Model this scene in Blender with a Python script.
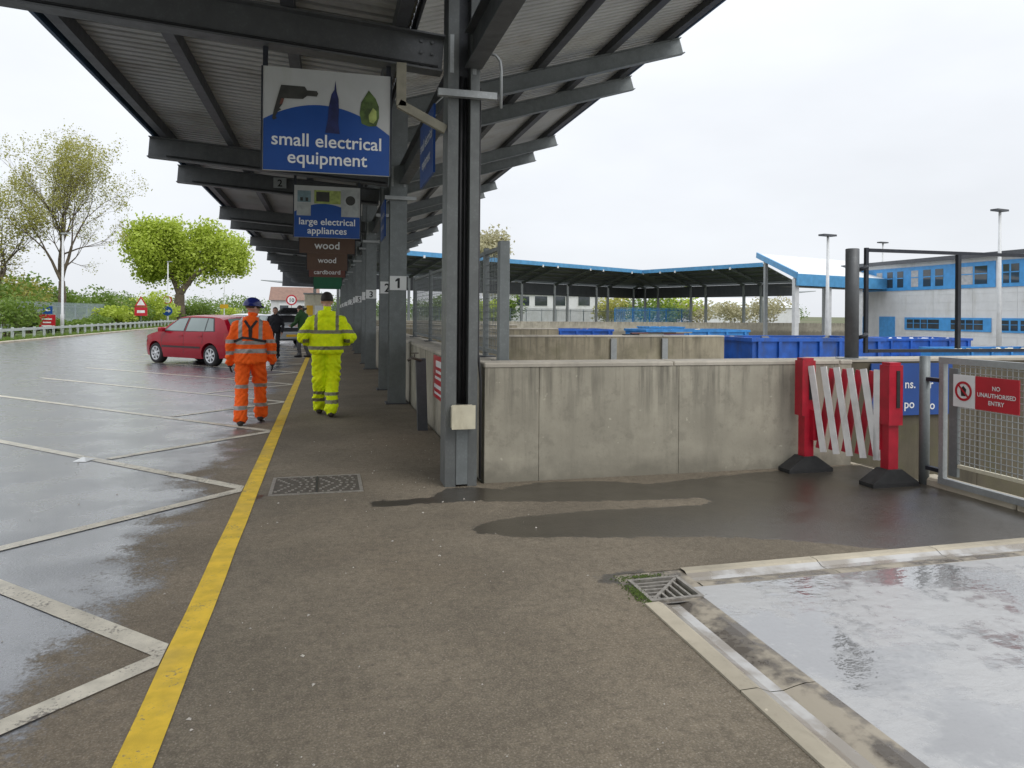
import bpy, bmesh, math, random
import numpy as np
from mathutils import Vector, Matrix, noise as mnoise
from mathutils.geometry import tessellate_polygon
from mathutils.bvhtree import BVHTree
random.seed(7)
for o in list(bpy.data.objects):
    bpy.data.objects.remove(o, do_unlink=True)
scene = bpy.context.scene
C = scene.collection

# ------------------------------------------------------------------ camera
F, H, YAW, ROLL = 720.0, 1.55, math.atan(185.0/720.0), 0.0085
cam_d = bpy.data.cameras.new('camera')
cam = bpy.data.objects.new('camera', cam_d); C.objects.link(cam)
cam_d.sensor_width = 36.0; cam_d.lens = F*36/1024; cam_d.shift_y = -70.0/1024
cam_d.clip_start = 0.05; cam_d.clip_end = 3000
cam.matrix_world = (Matrix.Translation((0, 0, H)) @ Matrix.Rotation(-YAW, 4, 'Z') @
                    Matrix.Rotation(math.pi/2, 4, 'X') @ Matrix.Rotation(ROLL, 4, 'Z'))
scene.camera = cam
scene.render.resolution_x, scene.render.resolution_y = 1024, 768

# ------------------------------------------------------------------ sky, sun, exposure
SUN_EL, SUN_AZ = math.radians(52), math.radians(150)
world = bpy.data.worlds.new('World'); scene.world = world; world.use_nodes = True
wn, wl = world.node_tree.nodes, world.node_tree.links
wn.clear()
w_out = wn.new('ShaderNodeOutputWorld'); w_bg = wn.new('ShaderNodeBackground')
w_sky = wn.new('ShaderNodeTexSky'); w_sky.sky_type = 'NISHITA'; w_sky.sun_disc = False
w_sky.sun_elevation = SUN_EL; w_sky.sun_rotation = SUN_AZ; w_sky.dust_density = 3
w_tc = wn.new('ShaderNodeTexCoord')
w_sep = wn.new('ShaderNodeSeparateXYZ'); wl.new(w_tc.outputs['Generated'], w_sep.inputs[0])
def wmath(op, a, b=None):
    n = wn.new('ShaderNodeMath'); n.operation = op
    for i, v in enumerate((a, b)):
        if v is None: continue
        if isinstance(v, (int, float)): n.inputs[i].default_value = v
        else: wl.new(v, n.inputs[i])
    return n.outputs[0]
zc_ = wmath('MAXIMUM', w_sep.outputs[2], 0.0)
lum = wmath('ADD', wmath('MULTIPLY', wmath('MULTIPLY', zc_, zc_), 1.5), 1.0)   # overcast: zenith brighter than horizon
w_map = wn.new('ShaderNodeMapping'); w_map.inputs['Scale'].default_value = (1, 1, 2.6)
wl.new(w_tc.outputs['Generated'], w_map.inputs[0])
w_no = wn.new('ShaderNodeTexNoise'); w_no.inputs['Scale'].default_value = 2.1; w_no.inputs['Detail'].default_value = 5
wl.new(w_map.outputs[0], w_no.inputs['Vector'])
cl = wmath('ADD', wmath('MULTIPLY', w_no.outputs[0], 0.36), 0.81)
lum2 = wmath('MULTIPLY', lum, cl)
w_vm = wn.new('ShaderNodeVectorMath'); w_vm.operation = 'SCALE'; w_vm.inputs[0].default_value = (0.86, 0.89, 0.935)
wl.new(lum2, w_vm.inputs['Scale'])
w_nm = wn.new('ShaderNodeVectorMath'); w_nm.operation = 'SCALE'; w_nm.inputs['Scale'].default_value = 0.1
wl.new(w_sky.outputs[0], w_nm.inputs[0])
w_mix = wn.new('ShaderNodeMix'); w_mix.data_type = 'RGBA'; w_mix.inputs['Factor'].default_value = 0.93
wl.new(w_nm.outputs[0], w_mix.inputs['A']); wl.new(w_vm.outputs[0], w_mix.inputs['B'])
wl.new(w_mix.outputs['Result'], w_bg.inputs['Color']); w_bg.inputs['Strength'].default_value = 1.0
wl.new(w_bg.outputs[0], w_out.inputs[0])
sun_d = bpy.data.lights.new('sun', 'SUN'); sun_d.energy = 1.0; sun_d.angle = math.radians(30); sun_d.color = (1, 0.96, 0.9)
sun = bpy.data.objects.new('sun', sun_d); C.objects.link(sun)
sdir = Vector((math.sin(SUN_AZ)*math.cos(SUN_EL), math.cos(SUN_AZ)*math.cos(SUN_EL), math.sin(SUN_EL)))
sun.rotation_euler = sdir.to_track_quat('Z', 'Y').to_euler(); sun.location = (0, 0, 40)
vs = scene.view_settings
vs.view_transform = 'Standard'; vs.look = 'None'; vs.gamma = 1; vs.use_curve_mapping = False; vs.exposure = 0.1
scene.render.engine = 'CYCLES'

# ------------------------------------------------------------------ pixel helpers (direction only; depth from the surface hit)
_ca, _sa, _cr, _sr = math.cos(YAW), math.sin(YAW), math.cos(ROLL), math.sin(ROLL)
def ray(px, py):
    u, v = px-512.0, (384.0-py)-70.0
    u, v = u*_cr - v*_sr, u*_sr + v*_cr
    return Vector((u*_ca + F*_sa, -u*_sa + F*_ca, v))
def at(px, py, z=0.0):
    d = ray(px, py); t = (z-H)/d.z
    return Vector((d.x*t, d.y*t, z))
def atY(px, py, Y):
    d = ray(px, py); t = Y/d.y
    return Vector((d.x*t, Y, H + d.z*t))
def atX(px, py, X):
    d = ray(px, py); t = X/d.x
    return Vector((X, d.y*t, H + d.z*t))
def atD(px, py, zc):
    d = ray(px, py); t = zc/F
    return Vector((d.x*t, d.y*t, H + d.z*t))

# ------------------------------------------------------------------ object helpers
def tag(o, label=None, cat=None, group=None, kind=None):
    if label: o['label'] = label
    if cat: o['category'] = cat
    if group: o['group'] = group
    if kind: o['kind'] = kind
    return o
def thing(name, label, cat, loc=(0, 0, 0), rz=0.0, group=None):
    o = bpy.data.objects.new(name, None); C.objects.link(o)
    o.location = loc; o.rotation_euler = (0, 0, rz); o.empty_display_size = 0.2
    return tag(o, label, cat, group)
def root_of(o):
    while o.parent: o = o.parent
    return o
def link(name, me, parent=None, mat=None):
    o = bpy.data.objects.new(name, me); C.objects.link(o)
    if mat is not None: me.materials.append(mat)
    if parent: o.parent = parent
    return o
def copy_tree(o, parent=None):
    c = o.copy(); C.objects.link(c); c.parent = parent
    for ch in list(o.children): copy_tree(ch, c)
    return c
class MB:
    def __init__(s): s.v = []; s.f = []
    def add(s, vs_, fs_):
        n = len(s.v); s.v += [tuple(p) for p in vs_]; s.f += [tuple(i+n for i in f) for f in fs_]; return s
    def box(s, x0, x1, y0, y1, z0, z1):
        return s.add([(x0,y0,z0),(x1,y0,z0),(x1,y1,z0),(x0,y1,z0),(x0,y0,z1),(x1,y0,z1),(x1,y1,z1),(x0,y1,z1)],
                     [(0,3,2,1),(4,5,6,7),(0,1,5,4),(1,2,6,5),(2,3,7,6),(3,0,4,7)])
    def bbox(s, x0, x1, y0, y1, z0, z1, b=0.006):       # box with chamfered vertical and top edges
        def ring(d, z): return [(x0+d,y0,z),(x1-d,y0,z),(x1,y0+d,z),(x1,y1-d,z),(x1-d,y1,z),(x0+d,y1,z),(x0,y1-d,z),(x0,y0+d,z)]
        r0 = ring(b, z0); r1 = ring(b, z1-b)
        r2 = [(min(max(p[0],x0+b),x1-b), min(max(p[1],y0+b),y1-b), z1) for p in ring(b, z1)]
        n = 8; fs_ = [tuple(range(7,-1,-1)), tuple(range(16,24))]
        for k in (0, 8):
            for i in range(n): fs_.append((k+i, k+(i+1)%n, k+8+(i+1)%n, k+8+i))
        return s.add(r0+r1+r2, fs_)
    def frame(s, p, q, up=(0,0,1)):
        p, q = Vector(p), Vector(q); d = (q-p).normalized(); up = Vector(up)
        if abs(d.dot(up)) > 0.99: up = Vector((1,0,0))
        r = d.cross(up).normalized(); u = r.cross(d)
        return p, q, r, u
    def prism(s, p, q, sec, up=(0,0,1)):                # sec: list of (right, up) offsets
        p, q, r, u = s.frame(p, q, up); n = len(sec)
        vs_ = [p+r*a+u*b for a, b in sec] + [q+r*a+u*b for a, b in sec]
        fs_ = [tuple(range(n)), tuple(range(2*n-1, n-1, -1))] + [(i, i+n, (i+1)%n+n, (i+1)%n) for i in range(n)]
        return s.add(vs_, fs_)
    def bar(s, p, q, w, h, up=(0,0,1)):
        return s.prism(p, q, [(-w/2,-h/2),(w/2,-h/2),(w/2,h/2),(-w/2,h/2)], up)
    def ibeam(s, p, q, h, w, t=0.016, up=(0,0,1)):
        a, b, tw = w/2, h/2, t*0.35
        return s.prism(p, q, [(-a,-b),(a,-b),(a,-b+t),(tw,-b+t),(tw,b-t),(a,b-t),(a,b),(-a,b),(-a,b-t),(-tw,b-t),(-tw,-b+t),(-a,-b+t)], up)
    def tube(s, pts, r, n=8):
        pts = [Vector(p) for p in pts]; rs = r if isinstance(r, (list, tuple)) else [r]*len(pts)
        base = len(s.v); k = len(pts)
        for i, p in enumerate(pts):
            d = (pts[min(i+1,k-1)]-pts[max(i-1,0)]).normalized()
            up = Vector((0,0,1)) if abs(d.z) < 0.95 else Vector((1,0,0))
            a = d.cross(up).normalized(); b = a.cross(d)
            for j in range(n):
                t = 2*math.pi*j/n; s.v.append(tuple(p + a*(math.cos(t)*rs[i]) + b*(math.sin(t)*rs[i])))
        for i in range(k-1):
            for j in range(n):
                s.f.append((base+i*n+j, base+i*n+(j+1)%n, base+(i+1)*n+(j+1)%n, base+(i+1)*n+j))
        s.f.append(tuple(base+j for j in range(n-1,-1,-1))); s.f.append(tuple(base+(k-1)*n+j for j in range(n)))
        return s
    def ring(s, o, ax, prof, n=28):                      # closed profile revolved: a true ring
        s.lathe(o, ax, prof+[prof[0]], n); s.f.pop(); s.f.pop(); return s
    def lathe(s, o, ax, prof, n=20, e1=None):            # prof: (radius, along axis)
        o, ax = Vector(o), Vector(ax).normalized()
        if e1 is None: e1 = Vector((0,0,1)) if abs(ax.z) < 0.9 else Vector((1,0,0))
        e1 = (e1 - ax*e1.dot(ax)).normalized(); e2 = ax.cross(e1); base = len(s.v); k = len(prof)
        for (r, h) in prof:
            for j in range(n):
                t = 2*math.pi*j/n; s.v.append(tuple(o + ax*h + e1*(r*math.cos(t)) + e2*(r*math.sin(t))))
        for i in range(k-1):
            for j in range(n):
                s.f.append((base+i*n+j, base+i*n+(j+1)%n, base+(i+1)*n+(j+1)%n, base+(i+1)*n+j))
        s.f.append(tuple(base+j for j in range(n-1,-1,-1))); s.f.append(tuple(base+(k-1)*n+j for j in range(n)))
        return s
    def poly(s, pts3):                                   # flat concave polygon
        t = tessellate_polygon([[Vector(p) for p in pts3]])
        return s.add(pts3, [tuple(x) for x in t])
    def mesh(s, off=(0,0,0), smooth=False):
        me = bpy.data.meshes.new('m'); ox, oy, oz = off
        me.from_pydata([(x-ox, y-oy, z-oz) for x, y, z in s.v], [], s.f)
        if smooth:
            me.polygons.foreach_set('use_smooth', [True]*len(me.polygons))
        me.update(); return me
    def build(s, name, mat, parent=None, smooth=False, local=False):
        off = (0,0,0)
        if parent is not None and not local: off = tuple(root_of(parent).location)
        me = s.mesh(off, smooth); me.name = name
        return link(name, me, parent, mat)
def put(name, mb, mat, label, cat, group=None, smooth=False):   # one-mesh thing, origin at its base
    xs = np.array(mb.v); o_ = ((xs[:,0].min()+xs[:,0].max())/2, (xs[:,1].min()+xs[:,1].max())/2, xs[:,2].min())
    ob = link(name, mb.mesh(o_, smooth), None, mat); ob.location = o_
    return tag(ob, label, cat, group)
class Fr:                                                # a 2-D drawing frame in space
    def __init__(s, o, right, up): s.o, s.r, s.u = Vector(o), Vector(right).normalized(), Vector(up).normalized(); s.n = s.r.cross(s.u)
    def p(s, x, y, d=0.0): return s.o + s.r*x + s.u*y + s.n*d
def flat(fr, pts, d, name, mat, parent, local=False):
    return MB().poly([fr.p(x, y, d) for x, y in pts]).build(name, mat, parent, local=local)
def text(fr, body, x, y, size, d, mat, parent, name='lettering', bold=0.012, align='CENTER', local=False, stretch=1.0):
    cu = bpy.data.curves.new('t', 'FONT'); cu.body = body; cu.size = size; cu.align_x = align; cu.offset = bold*size
    cu.resolution_u = 3; cu.space_line = 0.92
    ob = bpy.data.objects.new('t', cu); C.objects.link(ob)
    dg = bpy.context.evaluated_depsgraph_get(); me = bpy.data.meshes.new_from_object(ob.evaluated_get(dg))
    bpy.data.objects.remove(ob); bpy.data.curves.remove(cu)
    off = Vector((0,0,0)) if local else Vector(root_of(parent).location)
    for v in me.vertices: v.co = fr.p(x+v.co.x*stretch, y+v.co.y, d) - off
    me.materials.clear(); me.name = name
    return link(name, me, parent, mat)
def arc(cx, cy, r, a0, a1, n=18, ry=None):
    ry = r if ry is None else ry
    return [(cx+r*math.cos(a0+(a1-a0)*i/n), cy+ry*math.sin(a0+(a1-a0)*i/n)) for i in range(n+1)]

# ------------------------------------------------------------------ materials
class NT:
    def __init__(s, name):
        s.m = bpy.data.materials.new(name); s.m.use_nodes = True
        s.n, s.l = s.m.node_tree.nodes, s.m.node_tree.links
        s.b = s.n['Principled BSDF']; s.pos = s.n.new('ShaderNodeNewGeometry').outputs['Position']
    def set(s, inp, v):
        if v is None: return
        if hasattr(v, 'is_output'): s.l.new(v, inp)
        elif isinstance(v, (tuple, list)): inp.default_value = (*v, 1) if len(v) == 3 and inp.type == 'RGBA' else v
        else: inp.default_value = v
    def math(s, op, a, b=None, c=None, clamp=False):
        n = s.n.new('ShaderNodeMath'); n.operation = op; n.use_clamp = clamp
        for i, v in enumerate((a, b, c)): s.set(n.inputs[i], v)
        return n.outputs[0]
    def noise(s, scale, detail=4, rough=0.55, vec=None, stretch=None):
        vec = vec or s.pos
        if stretch:
            m = s.n.new('ShaderNodeMapping'); m.inputs['Scale'].default_value = stretch; s.l.new(vec, m.inputs[0]); vec = m.outputs[0]
        n = s.n.new('ShaderNodeTexNoise'); n.inputs['Scale'].default_value = scale; n.inputs['Detail'].default_value = detail
        n.inputs['Roughness'].default_value = rough; s.l.new(vec, n.inputs['Vector']); return n.outputs['Fac']
    def voro(s, scale, feature='F1', vec=None):
        n = s.n.new('ShaderNodeTexVoronoi'); n.feature = feature; n.inputs['Scale'].default_value = scale; s.l.new(vec or s.pos, n.inputs['Vector'])
        return n.outputs
    def step(s, v, lo, hi, to0=0.0, to1=1.0):
        n = s.n.new('ShaderNodeMapRange'); n.interpolation_type = 'SMOOTHSTEP'
        s.set(n.inputs[0], v)
        for i, x in enumerate((lo, hi, to0, to1)): n.inputs[i+1].default_value = x
        return n.outputs[0]
    def mix(s, f, a, b):
        n = s.n.new('ShaderNodeMix'); n.data_type = 'RGBA'
        s.set(n.inputs['Factor'], f); s.set(n.inputs['A'], a); s.set(n.inputs['B'], b); return n.outputs['Result']
    def mixf(s, f, a, b):
        n = s.n.new('ShaderNodeMix'); n.data_type = 'FLOAT'
        s.set(n.inputs['Factor'], f); s.set(n.inputs['A'], a); s.set(n.inputs['B'], b); return n.outputs['Result']
    def bump(s, h, strength=0.2, dist=0.01, prev=None):
        n = s.n.new('ShaderNodeBump'); s.set(n.inputs['Strength'], strength); n.inputs['Distance'].default_value = dist
        s.l.new(h, n.inputs['Height'])
        if prev is not None: s.l.new(prev, n.inputs['Normal'])
        return n.outputs[0]
    def xyz(s):
        n = s.n.new('ShaderNodeSeparateXYZ'); s.l.new(s.pos, n.inputs[0]); return n.outputs
    def attr(s, name):
        n = s.n.new('ShaderNodeAttribute'); n.attribute_name = name; return n.outputs['Fac']
    def done(s, col=None, rough=None, metal=None, nrm=None, spec=None, coat=None, coat_r=0.05, sheen=None):
        s.set(s.b.inputs['Base Color'], col); s.set(s.b.inputs['Roughness'], rough); s.set(s.b.inputs['Metallic'], metal)
        if nrm is not None: s.l.new(nrm, s.b.inputs['Normal'])
        s.set(s.b.inputs['Specular IOR Level'], spec)
        if coat: s.b.inputs['Coat Weight'].default_value = coat; s.b.inputs['Coat Roughness'].default_value = coat_r
        if sheen: s.b.inputs['Sheen Weight'].default_value = sheen
        return s.m
def mul(c, k): return tuple(min(1, x*k) for x in c)
def plain(name, col, rough=0.55, metal=0.0, var=0.18, scale=6.0, bump=0.08, bscale=60.0, spec=None, coat=None, dirt=None):
    t = NT(name); n1 = t.noise(scale, 5)
    c = t.mix(t.step(n1, 0.3, 0.7), mul(col, 1-var), mul(col, 1+var))
    if dirt: c = t.mix(t.math('MULTIPLY', t.step(t.noise(scale*0.6, 6, 0.65, stretch=(1,1,0.3)), 0.5, 0.72), 0.7), c, dirt)
    r = t.mixf(n1, max(0.02, rough-0.1), min(1, rough+0.1))
    return t.done(c, r, metal, t.bump(t.noise(bscale, 3), bump, 0.004) if bump else None, spec, coat)

M = {}
def asphalt(name, dry, wet_expr, wk=(.60,.95), wr=(.40,.27), wcol=None, ck=1.0, cr=.26, wb=(.38,.16)):
    t = NT(name); x, y, z = t.xyz()
    wet = wet_expr(t, x, y)
    fine = t.noise(120, 3, 0.75); ag = t.voro(70); big = t.noise(0.9, 5, 0.6); mid = t.noise(7, 4, 0.6)
    c = t.mix(t.step(big, 0.3, 0.7), mul(dry, 0.74), mul(dry, 1.22))
    c = t.mix(t.math('MULTIPLY', t.step(t.noise(2.6, 5, 0.65), 0.56, 0.70), 0.5), c, mul(dry, 0.6))
    c = t.mix(t.math('MULTIPLY', t.step(t.noise(0.33, 5, 0.6), 0.5, 0.62), 0.3), c, mul((0.235,0.185,0.125), 1.0))
    c = t.mix(t.math('MULTIPLY', t.step(mid, 0.45, 0.75), 0.45), c, mul(dry, 0.62))
    c = t.mix(t.math('MULTIPLY', t.step(fine, 0.50, 0.68), 0.6), c, mul((0.40,0.36,0.30), 1.0))
    c = t.mix(t.math('MULTIPLY', t.step(fine, 0.48, 0.33), 0.55), c, mul(dry, 0.42))
    c = t.mix(t.math('MULTIPLY', t.step(ag[0], 0.25, 0.6), 0.30), c, mul(dry, 0.45))
    sp = t.step(t.noise(26, 2, 0.5), 0.70, 0.76); c = t.mix(t.math('MULTIPLY', sp, 0.5), c, mul(dry, 0.45))
    m2 = t.noise(21, 5, 0.7); c = t.mix(t.math('MULTIPLY', t.step(m2, 0.50, 0.66), 0.55), c, mul(dry, 0.55)); c = t.mix(t.math('MULTIPLY', t.step(m2, 0.46, 0.32), 0.4), c, mul(dry, 1.45))
    crk = t.step(t.math('ABSOLUTE', t.math('SUBTRACT', t.noise(0.28, 5, 0.55, stretch=(1.8, 0.7, 1)), 0.5)), 0.0, 0.0016, 1, 0)
    c = t.mix(t.math('MULTIPLY', crk, 0.22), c, mul(dry, 0.4))
    cw = t.mix(t.step(fine, 0.4, 0.8), mul(dry, wk[0]), mul(dry, wk[1]))
    if wcol: cw = t.mix(t.step(fine, 0.35, 0.75), mul(wcol, .7), mul(wcol, 1.5))
    col = t.mix(wet, c, cw)
    film = t.step(t.math('ADD', t.noise(1.7, 4), t.math('MULTIPLY', mid, 0.25)), 0.45, 0.75)
    rw = t.mixf(film, wr[0], wr[1])
    rough = t.mixf(wet, 0.92, rw)
    hgt = t.math('ADD', t.math('MULTIPLY', fine, 0.6), t.math('MULTIPLY', ag[0], 0.8))
    st = t.mixf(wet, 0.55, t.mixf(film, wb[0], wb[1]))
    t.l.new(t.math('MULTIPLY', wet, t.mixf(film, .7*ck, ck)), t.b.inputs['Coat Weight']); t.b.inputs['Coat Roughness'].default_value = cr; t.b.inputs['Coat IOR'].default_value = 1.4
    nb = t.bump(hgt, st, 0.005); t.l.new(nb, t.b.inputs['Coat Normal'])
    return t.done(col, rough, 0, nb, t.mixf(wet, 0.3, 1.0))
def road_wet(t, x, y):
    v = t.math('ADD', t.math('MULTIPLY', t.math('SUBTRACT', t.noise(0.62, 5, 0.6), 0.5), 1.7), t.math('ADD', t.math('MULTIPLY', t.math('SUBTRACT', t.noise(4.0, 4), 0.5), 0.9), t.math('MULTIPLY', t.math('SUBTRACT', t.noise(38, 3, 0.7), 0.5), 0.9)))
    e = t.math('SUBTRACT', t.math('MULTIPLY', x, -1.0), 1.08)
    return t.step(t.math('ADD', e, v), -0.16, 0.22)
def path_wet(t, x, y):
    a = t.attr('wet')
    v = t.math('MULTIPLY', t.math('SUBTRACT', t.noise(9, 4, 0.65), 0.5), 0.16)
    return t.step(t.math('ADD', a, v), -0.012, 0.02)
M['road'] = asphalt('road_asphalt', (0.205, 0.168, 0.122), road_wet, (.55,.85), (.34,.26), (0.095,0.10,0.112))
M['path'] = asphalt('path_asphalt', (0.188, 0.158, 0.116), path_wet, (.22,.40), (.40,.28), None, .35, .2, (.55,.35))
def ground_mat():
    t = NT('rough_ground'); n = t.noise(0.05, 6)
    c = t.mix(t.step(n, 0.35, 0.65), (0.07,0.10,0.03), (0.13,0.12,0.07)); return t.done(c, 0.95, 0, t.bump(t.noise(3, 5), 0.5, 0.05))
M['ground'] = ground_mat()
def grass_mat():
    t = NT('grass_turf'); n = t.noise(1.3, 6); c = t.mix(t.step(n, 0.3, 0.7), (0.060,0.105,0.018), (0.115,0.150,0.035))
    c = t.mix(t.math('MULTIPLY', t.step(t.noise(0.35, 4), 0.55, 0.7), 0.6), c, (0.16,0.14,0.07))
    return t.done(c, 0.9, 0, t.bump(t.noise(22, 4), 0.8, 0.04))
M['grass'] = grass_mat()
def paint_line(name, col, wear, base):
    t = NT(name); w = t.step(t.math('ADD', t.math('MULTIPLY', t.noise(55, 3, 0.7), 0.55), t.math('MULTIPLY', t.noise(5, 4), 0.45)), 0.5+wear, 0.62+wear)
    c = t.mix(t.step(t.noise(9, 4), 0.3, 0.7), mul(col, 0.82), mul(col, 1.08))
    c = t.mix(t.math('MULTIPLY', t.step(t.noise(1.6, 5), 0.45, 0.75), 0.35), c, mul(base, 1.2))
    c = t.mix(w, c, base); x = t.xyz()[0]
    wet = t.step(x, -1.2, -2.4)
    return t.done(c, t.mixf(wet, 0.75, 0.28), 0, t.bump(t.noise(190, 2), 0.35, 0.004))
M['white_line'] = paint_line('white_road_paint', (0.60,0.555,0.455), 0.02, (0.17,0.15,0.13))
M['yellow_line'] = paint_line('yellow_road_paint', (0.70,0.47,0.035), 0.05, (0.22,0.18,0.12))
def concrete(name, col, streak=0.6, joints=False, rough=0.85, moss=0.0, grime=0.0):
    t = NT(name); x, y, z = t.xyz()
    c = t.mix(t.step(t.noise(1.4, 6, 0.6), 0.3, 0.7), mul(col, 0.80), mul(col, 1.15))
    st = t.noise(1.0, 5, 0.6, stretch=(5, 5, 0.55)); top = t.step(t.noise(3.0, 4, stretch=(2.5,2.5,0.25)), 0.45, 0.7)
    c = t.mix(t.math('MULTIPLY', t.step(st, 0.5, 0.72), streak), c, mul(col, 0.42))
    c = t.mix(t.math('MULTIPLY', top, streak*0.35), c, mul(col, 0.55))
    c = t.mix(t.math('MULTIPLY', t.step(t.noise(38, 3), 0.6, 0.75), 0.35), c, mul(col, 0.55))
    c = t.mix(t.math('MULTIPLY', t.step(t.noise(17, 2, 0.4), 0.73, 0.77), 0.6), c, mul(col, 1.5))
    if grime:
        g1 = t.math('MULTIPLY', t.step(z, 0.35, 1.05), t.step(t.noise(1.0, 6, 0.65, stretch=(9, 9, 0.5)), 0.44, 0.66))
        c = t.mix(t.math('MULTIPLY', g1, grime), c, mul(col, 0.26))
        g2 = t.math('MULTIPLY', t.step(t.math('ADD', z, t.math('MULTIPLY', t.noise(3.5, 5), 0.5)), 0.48, 0.22), grime*0.9)
        c = t.mix(g2, c, mul(col, 0.38))
        c = t.mix(t.math('MULTIPLY', t.step(t.noise(6, 6, 0.7), 0.52, 0.68), 0.4), c, mul(col, 0.5))
    if moss: c = t.mix(t.math('MULTIPLY', t.step(t.noise(2.2, 5), 0.5, 0.7), moss), c, (0.10,0.10,0.035))
    return t.done(c, rough, 0, t.bump(t.noise(45, 5, 0.7), 0.25, 0.006))
M['concrete'] = concrete('cast_concrete', (0.365,0.338,0.268), 0.3, grime=0.72)
M['concrete_dark'] = concrete('grimy_shaded_concrete', (0.105,0.09,0.06), 0.7, moss=0.3)  # staining and the shade of the recess both put into the base colour
M['concrete_tan'] = concrete('stained_concrete', (0.35,0.31,0.225), 0.6, moss=0.3, grime=0.6)
M['coping'] = concrete('coping_concrete', (0.43,0.395,0.33), 0.3)
M['kerb'] = concrete('kerb_concrete', (0.42,0.375,0.29), 0.35)
M['pit_floor'] = concrete('yard_concrete', (0.28,0.265,0.235), 0.3, rough=0.6)
def wet_slab():
    t = NT('wet_concrete'); x, y, z = t.xyz()
    c = t.mix(t.step(t.noise(1.1, 6), 0.3, 0.7), (0.20,0.20,0.20), (0.29,0.29,0.29))
    c = t.mix(t.math('MULTIPLY', t.step(t.noise(40, 4), 0.5, 0.72), 0.2), c, (0.12,0.12,0.12))
    c = t.mix(t.math('MULTIPLY', t.step(t.noise(0.8, 5, 0.6, stretch=(1,2,1)), 0.48, 0.72), 0.35), c, (0.15,0.14,0.125))
    film = t.step(t.math('ADD', t.noise(1.5, 5, 0.6), t.math('MULTIPLY', t.noise(11, 4), 0.35)), 0.62, 0.76)
    c = t.mix(film, mul((0.40,0.40,0.395), 1.0), c)
    r = t.mixf(film, 0.42, 0.06)
    bmp = t.bump(t.noise(9, 3, 0.5, stretch=(1,1.8,1)), t.mixf(film, 0.09, 0.075), 0.05)
    bmp = t.bump(t.noise(120, 3), t.mixf(film, 0.3, 0.01), 0.004, bmp)
    t.l.new(t.mixf(film, 0.35, 1.0), t.b.inputs['Coat Weight']); t.l.new(t.mixf(film, 0.26, 0.03), t.b.inputs['Coat Roughness']); t.l.new(bmp, t.b.inputs['Coat Normal'])
    return t.done(c, r, 0, bmp, 1.0)
M['wet_slab'] = wet_slab()
def muddy():
    t = NT('muddy_channel'); c = t.mix(t.step(t.noise(5.5, 5, 0.6), 0.40, 0.58), (0.34,0.30,0.235), (0.10,0.085,0.068))
    w = t.step(t.noise(5.5, 5, 0.6), 0.42, 0.6); return t.done(c, t.mixf(w, 0.7, 0.22), 0, t.bump(t.noise(60, 4), 0.2, 0.004), 0.6)
M['muddy'] = muddy()
def water():
    t = NT('standing_water'); m = t.step(t.noise(3.1, 4, 0.6), 0.40, 0.62)
    return t.done(t.mix(m, (0.42,0.41,0.39), (0.24,0.21,0.17)), t.mixf(m, 0.06, 0.3), 0, t.bump(t.noise(14, 3), 0.05, 0.02), 1.0)
M['water'] = water()
def galv(name, col, rough=0.5, metal=0.35, dirt=0.35):
    t = NT(name); v = t.voro(38)[0]; n = t.noise(2.2, 6, 0.65, stretch=(1,1,0.35)); n2 = t.noise(9, 4)
    c = t.mix(t.step(v, 0.0, 0.6), mul(col, 1.08), mul(col, 0.90)); c = t.mix(t.step(n2, 0.35, 0.7), c, mul(col, 0.82))
    c = t.mix(t.math('MULTIPLY', t.step(n, 0.48, 0.72), dirt), c, mul(col, 0.45))
    return t.done(c, t.mixf(n2, rough-0.08, rough+0.12), metal, t.bump(n2, 0.08, 0.003))
M['galv'] = galv('galvanised_steel', (0.215,0.235,0.235))
M['column_steel'] = galv('column_steel', (0.165,0.175,0.172), 0.5, 0.3, 0.5)
M['canopy_steel'] = galv('canopy_steel', (0.125,0.13,0.135), 0.5, 0.3, 0.5)
M['galv_light'] = galv('bright_galvanised_steel', (0.40,0.42,0.42), 0.42)
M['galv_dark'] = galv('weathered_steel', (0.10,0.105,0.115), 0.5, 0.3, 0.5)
M['rail'] = galv('rail_steel', (0.52,0.56,0.54), 0.55, 0.15, 0.2)
M['sheet'] = plain('roof_sheet_liner', (0.40,0.40,0.385), 0.55, 0, 0.10, 1.2, 0.0, dirt=(0.22,0.20,0.17))
M['sheet_up'] = plain('upper_sheet_liner', (0.52,0.525,0.51), 0.5, 0, 0.10, 1.2, 0.0, dirt=(0.34,0.30,0.25))
M['sheet_top'] = plain('roof_sheet_pale', (0.62,0.64,0.64), 0.5, 0.1, 0.08, 1.0, 0.0)
M['blue_fascia'] = plain('blue_fascia_paint', (0.085,0.29,0.52), 0.45, 0, 0.12, 2.0, 0.02)
M['navy_fascia'] = plain('navy_fascia_paint', (0.035,0.075,0.14), 0.5, 0, 0.15, 2.0, 0.02)
M['black_frame'] = plain('dark_painted_steel', (0.022,0.026,0.035), 0.45, 0.2, 0.25, 12, 0.05)
M['conduit'] = plain('black_conduit', (0.03,0.03,0.032), 0.5, 0, 0.2, 10, 0.03)
M['cream'] = plain('cream_enamel', (0.62,0.58,0.44), 0.45, 0, 0.08, 6, 0.03, dirt=(0.35,0.30,0.2))
M['dull_cream'] = plain('dull_cream_paint', (0.24,0.225,0.17), 0.5, 0, 0.15, 8, 0.03, dirt=(0.12,0.10,0.07))
M['sign_white'] = plain('sign_white', (0.74,0.75,0.74), 0.35, 0, 0.05, 3, 0.0, dirt=(0.5,0.5,0.46))
M['sign_shaded'] = plain('shaded_sign_white', (0.43,0.44,0.43), 0.4, 0, 0.05, 3, 0.0, dirt=(0.36,0.36,0.32))  # darker copy of the sign white, canopy shade put into the colour
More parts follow.
